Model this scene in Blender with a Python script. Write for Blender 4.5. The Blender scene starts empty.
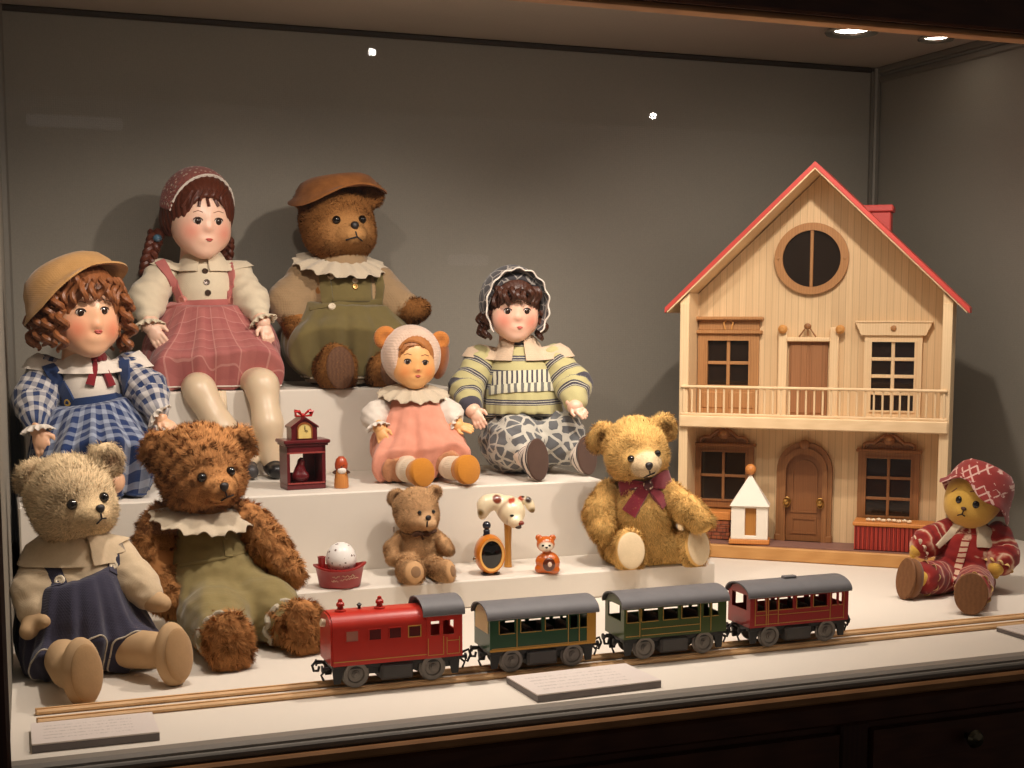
import bpy, math, random
import numpy as np
from mathutils import Vector, Matrix
from mathutils.bvhtree import BVHTree
random.seed(7); RNG = np.random.default_rng(7)
SC = bpy.context.scene; COL = SC.collection
PI = math.pi; rad = math.radians
def V(*a): return np.array(a, dtype=float)
def unit(v): v = np.asarray(v, float); return v/(np.linalg.norm(v)+1e-12)
def Rx(a): c,s=math.cos(a),math.sin(a); return np.array([[1,0,0],[0,c,-s],[0,s,c]])
def Ry(a): c,s=math.cos(a),math.sin(a); return np.array([[c,0,s],[0,1,0],[-s,0,c]])
def Rz(a): c,s=math.cos(a),math.sin(a); return np.array([[c,-s,0],[s,c,0],[0,0,1]])
I3 = np.eye(3)
def frame(n, up=(0,0,1)):
    """columns x, y, z with z along n and y as near to up as it goes"""
    z = unit(n); x = np.cross(up, z)
    if np.linalg.norm(x) < 1e-5: x = np.cross((0,1,0), z)
    x = unit(x); y = np.cross(z, x); return np.stack([x,y,z],1)
# ------------------------------------------------------------------ camera (a 47 mm lens with a little rise)
FPX = 1380.0; CAM = V(0,0,.47); YAW = rad(20.8); PIT = rad(6.2); PY = 460.0
cam = bpy.data.objects.new('camera', bpy.data.cameras.new('camera')); COL.objects.link(cam)
cam.data.sensor_width = 36; cam.data.lens = 36*FPX/1024; cam.data.shift_y = (PY-384)/1024
cam.location = CAM; cam.rotation_euler = (PI/2-PIT, 0, -YAW); cam.data.clip_start = .01
SC.camera = cam
RCAM = Rz(-YAW) @ Rx(PI/2-PIT)
def ray(u, v): return RCAM @ V((u-512)/FPX, -(v-PY)/FPX, -1)
def on_z(u, v, z): d = ray(u,v); return CAM + d*((z-CAM[2])/d[2])
def on_y(u, v, y): d = ray(u,v); return CAM + d*((y-CAM[1])/d[1])
# ------------------------------------------------------------------ materials
def lin(c):
    return tuple((x/12.92 if x<=.04045 else ((x+.055)/1.055)**2.4) for x in c)
def rgb(r,g,b): return lin((r/255,g/255,b/255))
class NT:
    def __init__(s, name):
        s.m = bpy.data.materials.new(name); s.m.use_nodes = True; s.t = s.m.node_tree
        s.b = s.t.nodes['Principled BSDF']; s.out = s.t.nodes['Material Output']
    def n(s, typ, **kw):
        nd = s.t.nodes.new(typ)
        for k,v in kw.items():
            if k.startswith('i_'):
                key = k[2:]; key = int(key) if key.isdigit() else key.replace('_',' ')
                s.set(nd.inputs[key], v)
            else: setattr(nd, k, v)
        return nd
    def set(s, sock, v):
        if isinstance(v, bpy.types.NodeSocket): s.t.links.new(v, sock)
        elif isinstance(v, (tuple,list)) and len(v)==3 and sock.type=='RGBA': sock.default_value = (*v,1)
        else: sock.default_value = v
    def coord(s, kind='Object', scale=(1,1,1), rot=(0,0,0)):
        tc = s.n('ShaderNodeTexCoord'); mp = s.n('ShaderNodeMapping')
        s.t.links.new(tc.outputs[kind], mp.inputs[0]); mp.inputs['Scale'].default_value = scale; mp.inputs['Rotation'].default_value = rot
        return mp.outputs[0]
    def noise(s, vec, scale, detail=3, rough=.5):
        return s.n('ShaderNodeTexNoise', i_Vector=vec, i_Scale=scale, i_Detail=detail, i_Roughness=rough).outputs[0]
    def ramp(s, fac, stops):
        r = s.n('ShaderNodeValToRGB', i_0=fac); e = r.color_ramp.elements
        while len(e) < len(stops): e.new(.5)
        for el,(p,c) in zip(e, stops): el.position = p; el.color = (*c,1)
        return r.outputs[0]
    def mix(s, fac, a, b, mode='MIX'):
        m = s.n('ShaderNodeMix', data_type='RGBA', blend_type=mode)
        s.set(m.inputs[0], fac); s.set(m.inputs[6], a); s.set(m.inputs[7], b); return m.outputs[2]
    def math(s, op, a, b=0.0, c=0.0):
        m = s.n('ShaderNodeMath', operation=op); s.set(m.inputs[0], a); s.set(m.inputs[1], b); s.set(m.inputs[2], c); return m.outputs[0]
    def sep(s, vec): return s.n('ShaderNodeSeparateXYZ', i_0=vec).outputs
    def bump(s, h, strength=.3, dist=.001):
        s.set(s.b.inputs['Normal'], s.n('ShaderNodeBump', i_Strength=strength, i_Distance=dist, i_Height=h).outputs[0])
    def fin(s, color=None, rough=None, **kw):
        if color is not None: s.set(s.b.inputs['Base Color'], color)
        if rough is not None: s.set(s.b.inputs['Roughness'], rough)
        for k,v in kw.items(): s.set(s.b.inputs[k.replace('_',' ')], v)
        return s.m
def vary(c, k): return tuple(min(1,x*k) for x in c)
def m_plain(name, c, rough=.5, metal=0, var=.12, scale=60, coat=0, bump=0, spec=.5):
    t = NT(name); co = t.coord(); nz = t.noise(co, scale, 3)
    if bump: t.bump(nz, bump, .0008)
    return t.fin(t.mix(nz, vary(c,1-var), vary(c,1+var)), rough, Metallic=metal, Coat_Weight=coat, Specular_IOR_Level=spec)
def m_fabric(name, c, rough=.85, weave=900, var=.18, c2=None, bump=.35, sheen=.25):
    """cloth: fine crossed threads, slow blotches"""
    t = NT(name); co = t.coord(); x,y,z = t.sep(co)
    h = t.math('ADD', t.math('SINE', t.math('MULTIPLY', t.math('ADD', x, y), weave*5)), t.math('SINE', t.math('MULTIPLY', z, weave*5)))
    nz = t.noise(co, 45, 4, .6); fn = t.noise(co, 500, 2)
    t.bump(t.math('ADD', t.math('MULTIPLY', h, .25), fn), bump, .0006)
    col = t.mix(nz, vary(c,1-var), vary(c2 or c,1+var)); col = t.mix(t.math('MULTIPLY', fn, .35), col, vary(c,.6))
    return t.fin(col, rough, Sheen_Weight=sheen, Specular_IOR_Level=.2)
def m_attr(name, rough=.6, var=.15, scale=200, sheen=0, coat=0, spec=.4, bump=0, sss=0):
    """colour painted on the piece (per-vertex), broken up by noise"""
    t = NT(name); a = t.n('ShaderNodeAttribute', attribute_name='Col').outputs[0]
    co = t.coord(); nz = t.noise(co, scale, 3)
    if bump: t.bump(nz, bump, .0008)
    g = t.ramp(nz, [(.2,(1-var,)*3),(.8,(1,)*3)])
    return t.fin(t.mix(1.0, a, g, 'MULTIPLY'), rough, Sheen_Weight=sheen, Coat_Weight=coat, Coat_Roughness=.3, Specular_IOR_Level=spec, Subsurface_Weight=sss, Subsurface_Scale=.004)
def m_wood(name, c1, c2, grain=(14,14,1.2), scale=14, rough=.5, boards=0, axis=0, coat=0, groove=(.45)):
    """wood with the grain along the short-scaled axis; boards = width of tongue-and-groove boards in metres"""
    t = NT(name); co = t.coord(scale=grain); nz = t.noise(co, scale, 5, .6)
    w = t.n('ShaderNodeTexWave', i_Vector=co, i_Scale=scale*.35, i_Distortion=6.0, i_Detail=3.0).outputs[1]
    col = t.mix(t.math('ADD', t.math('MULTIPLY', nz, .7), t.math('MULTIPLY', w, .3)), c1, c2)
    if boards:
        o = t.coord(); s = t.sep(o)[axis]
        q = t.math('DIVIDE', s, boards); fr = t.math('FRACT', q)
        cell = t.n('ShaderNodeTexWhiteNoise', noise_dimensions='1D', i_W=t.math('FLOOR', q)).outputs[0]
        col = t.mix(t.math('MULTIPLY', cell, .45), col, vary(c1,.86))
        g = t.math('LESS_THAN', fr, .1)
        col = t.mix(t.math('MULTIPLY', g, groove), col, vary(c1,.45))
        t.bump(t.math('SUBTRACT', 1.0, g), .4, .001)
    else: t.bump(nz, .12, .0006)
    return t.fin(col, rough, Coat_Weight=coat, Coat_Roughness=.25, Specular_IOR_Level=.35)
def m_emit(name, c, s):
    t = NT(name); return t.fin((0,0,0), .5, Emission_Color=c, Emission_Strength=s)
# ------------------------------------------------------------------ objects and meshes
def tag(o, label=None, cat=None, group=None, kind=None):
    if label: o['label'] = label
    if cat: o['category'] = cat
    if group: o['group'] = group
    if kind: o['kind'] = kind
    return o
def empty(name, loc, rz=0, label=None, cat=None, group=None):
    o = bpy.data.objects.new(name, None); COL.objects.link(o); o.location = loc; o.rotation_euler = (0,0,rz)
    o.empty_display_size = .02; return tag(o, label, cat, group)
def link(name, me, mat, parent=None):
    o = bpy.data.objects.new(name, me); COL.objects.link(o); o.parent = parent
    if mat: me.materials.append(mat)
    return o
def copy_tree(o, parent=None):
    c = o.copy(); COL.objects.link(c); c.parent = parent
    for ch in list(o.children): copy_tree(ch, c)
    return c
class MB:
    """collects shapes into one mesh"""
    def __init__(s): s.v = []; s.f = []; s.n = 0; s.c = []
    def add(s, vs, fs, M=None, t=None, col=None):
        vs = np.asarray(vs, float)
        if M is not None: vs = vs @ np.asarray(M).T
        if t is not None: vs = vs + np.asarray(t)
        s.v.append(vs); s.f += [tuple(i+s.n for i in f) for f in fs]; s.n += len(vs)
        s.c.append(np.tile(np.array([*(col or (1,1,1)),1.0]), (len(vs),1))); return s
    def box(s, lo, hi, b=0, M=None, t=None, col=None):
        lo = np.array(lo,float); hi = np.array(hi,float); c = (lo+hi)/2; h = (hi-lo)/2
        b = min(b, .45*2*h.min())
        if b <= 0:
            vs = [c+h*V(x,y,z) for x in(-1,1) for y in(-1,1) for z in(-1,1)]
            return s.add(vs, [(0,1,3,2),(4,6,7,5),(0,4,5,1),(2,3,7,6),(0,2,6,4),(1,5,7,3)], M, t, col)
        vs = []; ix = {}
        for sx in(-1,1):
            for sy in(-1,1):
                for sz in(-1,1):
                    for a in range(3):
                        p = h*V(sx,sy,sz)
                        for k in range(3):
                            if k != a: p[k] -= b*(sx,sy,sz)[k]
                        ix[sx,sy,sz,a] = len(vs); vs.append(c+p)
        fs = []
        for a in range(3):
            o1,o2 = [(1,2),(2,0),(0,1)][a]
            for sg in(-1,1):
                q = []
                for e1,e2 in((-1,-1),(1,-1),(1,1),(-1,1)):
                    k=[0,0,0]; k[a]=sg; k[o1]=e1; k[o2]=e2; q.append(ix[(*k,a)])
                fs.append(tuple(q if sg>0 else q[::-1]))
            for e1 in(-1,1):
                for e2 in(-1,1):
                    q=[]
                    for sg,ax in((-1,o1),(1,o1),(1,o2),(-1,o2)):
                        k=[0,0,0]; k[a]=sg; k[o1]=e1; k[o2]=e2; q.append(ix[(*k,ax)])
                    fs.append(tuple(q if e1*e2<0 else q[::-1]))
        for sx in(-1,1):
            for sy in(-1,1):
                for sz in(-1,1):
                    q=[ix[sx,sy,sz,a] for a in range(3)]; fs.append(tuple(q if sx*sy*sz>0 else q[::-1]))
        return s.add(vs, fs, M, t, col)
    def tube(s, pts, r, n=8, cap=True, closed=False, col=None, flat=1.0, up=None):
        pts = np.asarray(pts,float); m = len(pts); rr = np.broadcast_to(np.asarray(r,float),(m,))
        tg = np.roll(pts,-1,0)-np.roll(pts,1,0) if closed else np.gradient(pts,axis=0)
        tg = tg/(np.linalg.norm(tg,axis=1,keepdims=True)+1e-12)
        nrm = up if up is not None else (V(0,0,1) if abs(tg[0][2])<.9 else V(1,0,0)); vs=[]
        for i in range(m):
            nn = nrm - tg[i]*np.dot(nrm,tg[i]); nn = unit(nn); b = np.cross(tg[i],nn)
            if up is None: nrm = nn
            for k in range(n):
                a = 2*PI*k/n; vs.append(pts[i]+rr[i]*(math.cos(a)*nn*flat+math.sin(a)*b))
        fs=[]
        for i in range(m if closed else m-1):
            j=(i+1)%m
            for k in range(n): fs.append((i*n+k, i*n+(k+1)%n, j*n+(k+1)%n, j*n+k))
        if cap and not closed: fs += [tuple(range(n))[::-1], tuple((m-1)*n+k for k in range(n))]
        return s.add(vs, fs, col=col)
    def lathe(s, prof, n=24, M=None, t=None, col=None, sx=1, sy=1):
        """prof: (radius, height) pairs; turns about z"""
        vs=[]; fs=[]; m=len(prof)
        for r,z in prof:
            for k in range(n): a=2*PI*k/n; vs.append((r*sx*math.cos(a), r*sy*math.sin(a), z))
        for i in range(m-1):
            for k in range(n): fs.append((i*n+k, i*n+(k+1)%n, (i+1)*n+(k+1)%n, (i+1)*n+k))
        if prof[0][0]>1e-6: fs.append(tuple(range(n))[::-1])
        if prof[-1][0]>1e-6: fs.append(tuple((m-1)*n+k for k in range(n)))
        return s.add(vs, fs, M, t, col)
    def ell(s, c, r, M=None, n=16, col=None):
        r = np.broadcast_to(np.asarray(r,float),(3,)); vs=[(0,0,-r[2])]; fs=[]; m=n//2
        for i in range(1,m):
            a=-PI/2+PI*i/m
            for k in range(n): b=2*PI*k/n; vs.append((r[0]*math.cos(a)*math.cos(b), r[1]*math.cos(a)*math.sin(b), r[2]*math.sin(a)))
        vs.append((0,0,r[2])); e=len(vs)-1
        for k in range(n):
            fs.append((0,1+(k+1)%n,1+k)); fs.append((e,1+(m-2)*n+k,1+(m-2)*n+(k+1)%n))
            for i in range(m-2): fs.append((1+i*n+k,1+i*n+(k+1)%n,1+(i+1)*n+(k+1)%n,1+(i+1)*n+k))
        return s.add(vs, fs, M, c, col)
    def prism(s, poly, y0, y1, M=None, t=None, col=None):
        """outline in x,z pushed from y0 to y1"""
        n=len(poly); vs=[(x,y0,z) for x,z in poly]+[(x,y1,z) for x,z in poly]
        ar=sum(poly[i][0]*poly[(i+1)%n][1]-poly[(i+1)%n][0]*poly[i][1] for i in range(n))
        fs=[tuple(range(n)), tuple(range(n,2*n))[::-1]]+[(i,n+i,n+(i+1)%n,(i+1)%n) for i in range(n)]
        if ar<0: fs=[f[::-1] for f in fs]
        return s.add(vs, fs, M, t, col)
    def ring(s, outer, inner, y0, y1, M=None, t=None, col=None):
        """a frame between two outlines of equal count, in x,z"""
        n=len(outer); vs=[]
        for p in (outer,inner):
            for y in (y0,y1): vs += [(x,y,z) for x,z in p]
        fs=[]
        for i in range(n):
            j=(i+1)%n
            fs += [(i,j,2*n+j,2*n+i),(n+j,n+i,3*n+i,3*n+j),(j,i,n+i,n+j),(2*n+i,2*n+j,3*n+j,3*n+i)]
        return s.add(vs, fs, M, t, col)
    def build(s, name, mat, parent=None, sharp=35, smooth=True):
        me = bpy.data.meshes.new(name); me.from_pydata(np.concatenate(s.v), [], s.f)
        if len(set(map(tuple,np.unique(np.concatenate(s.c),axis=0))))>1 or mat and mat.name.startswith('painted'):
            a = me.color_attributes.new('Col','FLOAT_COLOR','POINT'); a.data.foreach_set('color', np.concatenate(s.c).ravel().astype(np.float32))
        if smooth: me.shade_smooth(); me.set_sharp_from_angle(angle=rad(sharp))
        return link(name, me, mat, parent)
def circ(cx, cz, rx, rz, n=40, a0=0, a1=2*PI):
    return [(cx+rx*math.cos(a0+(a1-a0)*i/n), cz+rz*math.sin(a0+(a1-a0)*i/n)) for i in range(n)]
# ------------------------------------------------------------------ soft shapes: blended solids turned into one skin
class Soft:
    def __init__(s, res): s.h = res; s.p = []; s.d = []
    def _put(s, fn, lo, hi, k, op): s.p.append((fn, np.array(lo,float), np.array(hi,float), k, op)); return s
    def ell(s, c, r, M=I3, k=.008, op='add'):
        c = np.array(c,float); r = np.broadcast_to(np.array(r,float),(3,)); M=np.asarray(M); e = np.abs(M)@r
        def fn(P):
            q = (P-c)@M; k0 = np.sqrt(((q/r)**2).sum(-1))+1e-9; k1 = np.sqrt(((q/r**2)**2).sum(-1))+1e-9
            return k0*(k0-1)/k1
        return s._put(fn, c-e, c+e, k, op)
    def chain(s, pts, k=.008, op='add', kk=None, sq=(1,1,1)):
        """tapered limb through (point, radius) pairs"""
        sq = np.array(sq,float)
        for i,((a,ra),(b,rb)) in enumerate(zip(pts[:-1],pts[1:])):
            a=np.array(a,float); b=np.array(b,float); R=max(ra,rb)*max(1/sq.min(),1)
            def fn(P, a=a,b=b,ra=ra,rb=rb):
                ba=(b-a)*sq; pa=(P-a)*sq; h=np.clip((pa@ba)/(ba@ba+1e-12),0,1)
                return np.linalg.norm(pa-h[...,None]*ba,axis=-1)-(ra+(rb-ra)*h)
            s._put(fn, np.minimum(a,b)-R, np.maximum(a,b)+R, k if i==0 else (kk or min(ra,rb)*.6), op)
        return s
    def cut(s, pt, n, k=.002):
        """takes away everything on the side n points to"""
        pt=np.array(pt,float); n=unit(n)
        return s._put(lambda P: (P-pt)@n, None, None, k, 'keep')
    def disp(s, fn): s.d.append(fn); return s
    def mesh(s):
        adds=[p for p in s.p if p[4]=='add']; pad=3*s.h+.004
        lo=np.min([p[1] for p in adds],0)-pad; hi=np.max([p[2] for p in adds],0)+pad
        n=np.ceil((hi-lo)/s.h).astype(int)+1
        ax=[lo[i]+s.h*np.arange(n[i]) for i in range(3)]
        F=np.full(n,.03,np.float32)
        for fn,l,u,k,op in s.p:
            if not np.isfinite(np.array(l,dtype=float)).all(): sl=(slice(None),)*3
            else:
                m=k+3*s.h; a=np.clip(((l-m-lo)/s.h).astype(int),0,n-1); b=np.clip(((u+m-lo)/s.h).astype(int)+2,1,n)
                if (b<=a).any(): continue
                sl=tuple(slice(i,j) for i,j in zip(a,b))
            P=np.stack(np.meshgrid(*[ax[i][sl[i]] for i in range(3)],indexing='ij'),-1)
            d=fn(P).astype(np.float32); f=F[sl]; k=max(k,1e-5)
            if op=='add': hh=np.maximum(k-np.abs(f-d),0)/k; F[sl]=np.minimum(f,d)-hh*hh*k*.25
            else:
                if op=='sub': d=-d
                hh=np.maximum(k-np.abs(f-d),0)/k; F[sl]=np.maximum(f,d)+hh*hh*k*.25
        if s.d:
            P=np.stack(np.meshgrid(*ax,indexing='ij'),-1); near=np.abs(F)<.02
            Q=P[near]; F[near]+=sum(fn(Q) for fn in s.d).astype(np.float32)
        # surface nets
        S=F<0; c=np.zeros(n-1,np.int8)
        for i in(0,1):
            for j in(0,1):
                for k in(0,1): c+=S[i:n[0]-1+i,j:n[1]-1+j,k:n[2]-1+k]
        act=(c>0)&(c<8); I=np.argwhere(act); idx=np.full(n-1,-1,np.int64); idx[act]=np.arange(len(I))
        pos=np.zeros((len(I),3)); cnt=np.zeros(len(I))
        for a in range(3):
            o=[x for x in range(3) if x!=a]
            for e1 in(0,1):
                for e2 in(0,1):
                    A=I.copy(); A[:,o[0]]+=e1; A[:,o[1]]+=e2; B=A.copy(); B[:,a]+=1
                    fa=F[tuple(A.T)]; fb=F[tuple(B.T)]; x=(fa<0)!=(fb<0)
                    t=np.where(x,fa/np.where(x,fa-fb,1),0); q=A.astype(float); q[:,a]+=t
                    pos+=q*x[:,None]; cnt+=x
        vs=lo+s.h*pos/cnt[:,None]; quads=[]
        for a in range(3):
            b1,b2=(a+1)%3,(a+2)%3
            s0=[slice(1,-1)]*3; s0[a]=slice(0,-1); s1=list(s0); s1[a]=slice(1,None)
            x=np.argwhere(S[tuple(s0)]!=S[tuple(s1)])
            if not len(x): continue
            x[:,b1]+=1; x[:,b2]+=1; ins=S[tuple(x.T)]
            def cell(d1,d2):
                y=x.copy(); y[:,b1]+=d1; y[:,b2]+=d2; return idx[tuple(y.T)]
            q=np.stack([cell(-1,-1),cell(0,-1),cell(0,0),cell(-1,0)],1); q[~ins]=q[~ins][:,::-1]; quads.append(q)
        q=np.concatenate(quads); q=q[(q>=0).all(1)]
        return vs, q
def smooth(vs, q, it=1, lam=.5):
    for _ in range(it):
        acc=np.zeros_like(vs); cnt=np.zeros(len(vs))
        for a,b in((0,1),(1,2),(2,3),(3,0)):
            np.add.at(acc,q[:,a],vs[q[:,b]]); np.add.at(cnt,q[:,a],1)
            np.add.at(acc,q[:,b],vs[q[:,a]]); np.add.at(cnt,q[:,b],1)
        vs=vs+lam*(acc/np.maximum(cnt,1)[:,None]-vs)
    return vs
def normals(vs, q):
    fn=np.cross(vs[q[:,2]]-vs[q[:,0]],vs[q[:,3]]-vs[q[:,1]]); vn=np.zeros_like(vs)
    for k in range(4): np.add.at(vn,q[:,k],fn)
    return vn/(np.linalg.norm(vn,axis=1,keepdims=True)+1e-12), fn
def skin(name, parts, mat, parent, col=None, pat=None, fur=None, sm=1, zc=.0008):
    """one mesh out of soft parts [(vs, quads)...]; col/pat: functions of the vertices; fur: dict"""
    vs=[];qs=[];n=0
    for p in parts:
        v,q=p.mesh() if isinstance(p,Soft) else p
        if sm and isinstance(p,Soft): v=smooth(v,q,sm)
        vs.append(v); qs.append(q+n); n+=len(v)
    vs=np.concatenate(vs); q=np.concatenate(qs)
    if callable(zc): m=zc(vs); vs[m,2]=np.maximum(vs[m,2],.0008)
    elif zc is not None: vs[:,2]=np.maximum(vs[:,2],zc)
    vn,fn=normals(vs,q)
    C=np.ones((len(vs),4),np.float32)
    if col is not None: C[:,:3]=col(vs,vn)
    allv,alln,allc=[vs],[vn],[C]; tris=np.zeros((0,3),np.int64)
    if fur:
        ar=np.linalg.norm(fn,axis=1); keep=fur.get('mask'); w=ar.copy()
        cen=vs[q].mean(1)
        if keep is not None: w=w*keep(cen)
        N=int(fur['density']*w.sum()/2); w/=w.sum()
        fi=RNG.choice(len(q),N,p=w); a,b=RNG.random((2,N,1))
        Q=vs[q[fi]]; root=(Q[:,0]*(1-a)+Q[:,1]*a)*(1-b)+(Q[:,3]*(1-a)+Q[:,2]*a)*b
        nr=unit_rows(vn[q[fi]].mean(1)); L=fur['len']*(.6+.7*RNG.random((N,1)))
        if 'lenf' in fur: L=L*fur['lenf'](root)[:,None]
        comb=fur['comb'](root,nr) if 'comb' in fur else np.tile([0,0,-1.],(N,1))
        clump=np.stack([np.sin(root@k*fur.get('clump',160)+ph) for k,ph in((V(1,.7,.3),0),(V(-.4,1,.6),2),(V(.5,-.3,1),4))],1)
        d=nr*fur.get('lift',.8)+comb*fur.get('lay',.6)+clump*fur.get('curl',.35)+RNG.normal(0,fur.get('mess',.33),(N,3))
        d=unit_rows(d); side=unit_rows(np.cross(d,nr+RNG.normal(0,.35,(N,3)))); wd=fur.get('w',.0006)
        flip=(np.cross(side,d)*nr).sum(1)<0; side[flip]*=-1
        mid=root+d*L*.55
        if zc is not None and not callable(zc): mid[:,2]=np.maximum(mid[:,2],zc+.0012)
        d2=unit_rows(d+comb*.5+RNG.normal(0,.3,(N,3))); tip=mid+d2*L*.45
        if zc is not None and not callable(zc): tip[:,2]=np.maximum(tip[:,2],zc+.0004); side[:,2]*=np.clip((root[:,2]-.0015)/.002,0,1)
        hv=np.stack([root-side*wd,root+side*wd,mid+side*wd*.8,mid-side*wd*.8,tip],1).reshape(-1,3)
        hn=np.repeat(unit_rows(nr*1.0+d*.25+RNG.normal(0,.12,(N,3))),5,0)
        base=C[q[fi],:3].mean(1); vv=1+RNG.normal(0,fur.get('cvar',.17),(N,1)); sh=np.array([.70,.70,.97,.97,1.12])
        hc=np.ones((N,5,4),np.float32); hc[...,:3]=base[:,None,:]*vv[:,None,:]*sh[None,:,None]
        o=len(vs)+5*np.arange(N)[:,None]; hq=o+np.array([[0,1,2,3]]); ht=o+np.array([[3,2,4]])
        allv.append(hv); alln.append(hn); allc.append(np.clip(hc.reshape(-1,4),0,1)); q=np.concatenate([q,hq]); tris=ht
    AV=np.concatenate(allv).astype(np.float32); AN=np.concatenate(alln); AC=np.concatenate(allc)
    me=bpy.data.meshes.new(name); me.vertices.add(len(AV)); me.vertices.foreach_set('co',AV.ravel())
    lp=np.concatenate([q.ravel(),tris.ravel()]).astype(np.int32); me.loops.add(len(lp)); me.loops.foreach_set('vertex_index',lp)
    st=np.concatenate([4*np.arange(len(q)),4*len(q)+3*np.arange(len(tris))]).astype(np.int32)
    me.polygons.add(len(st)); me.polygons.foreach_set('loop_start',st); me.update(calc_edges=True); me.validate(); me.shade_smooth()
    if col is not None or fur:
        a=me.color_attributes.new('Col','FLOAT_COLOR','POINT'); a.data.foreach_set('color',AC.ravel().astype(np.float32))
    if pat is not None:
        a=me.attributes.new('pat','FLOAT_VECTOR','POINT'); pv=np.zeros((len(AV),3),np.float32); pv[:len(vs)]=pat(vs); a.data.foreach_set('vector',pv.ravel())
    if fur: me.normals_split_custom_set_from_vertices(AN.tolist())
    o=link(name,me,mat,parent); BV[o.name]=BVHTree.FromPolygons(vs.tolist(),(q[:len(fn)]).tolist())
    return o
BV={}
def unit_rows(a): return a/(np.linalg.norm(a,axis=1,keepdims=True)+1e-12)
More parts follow.
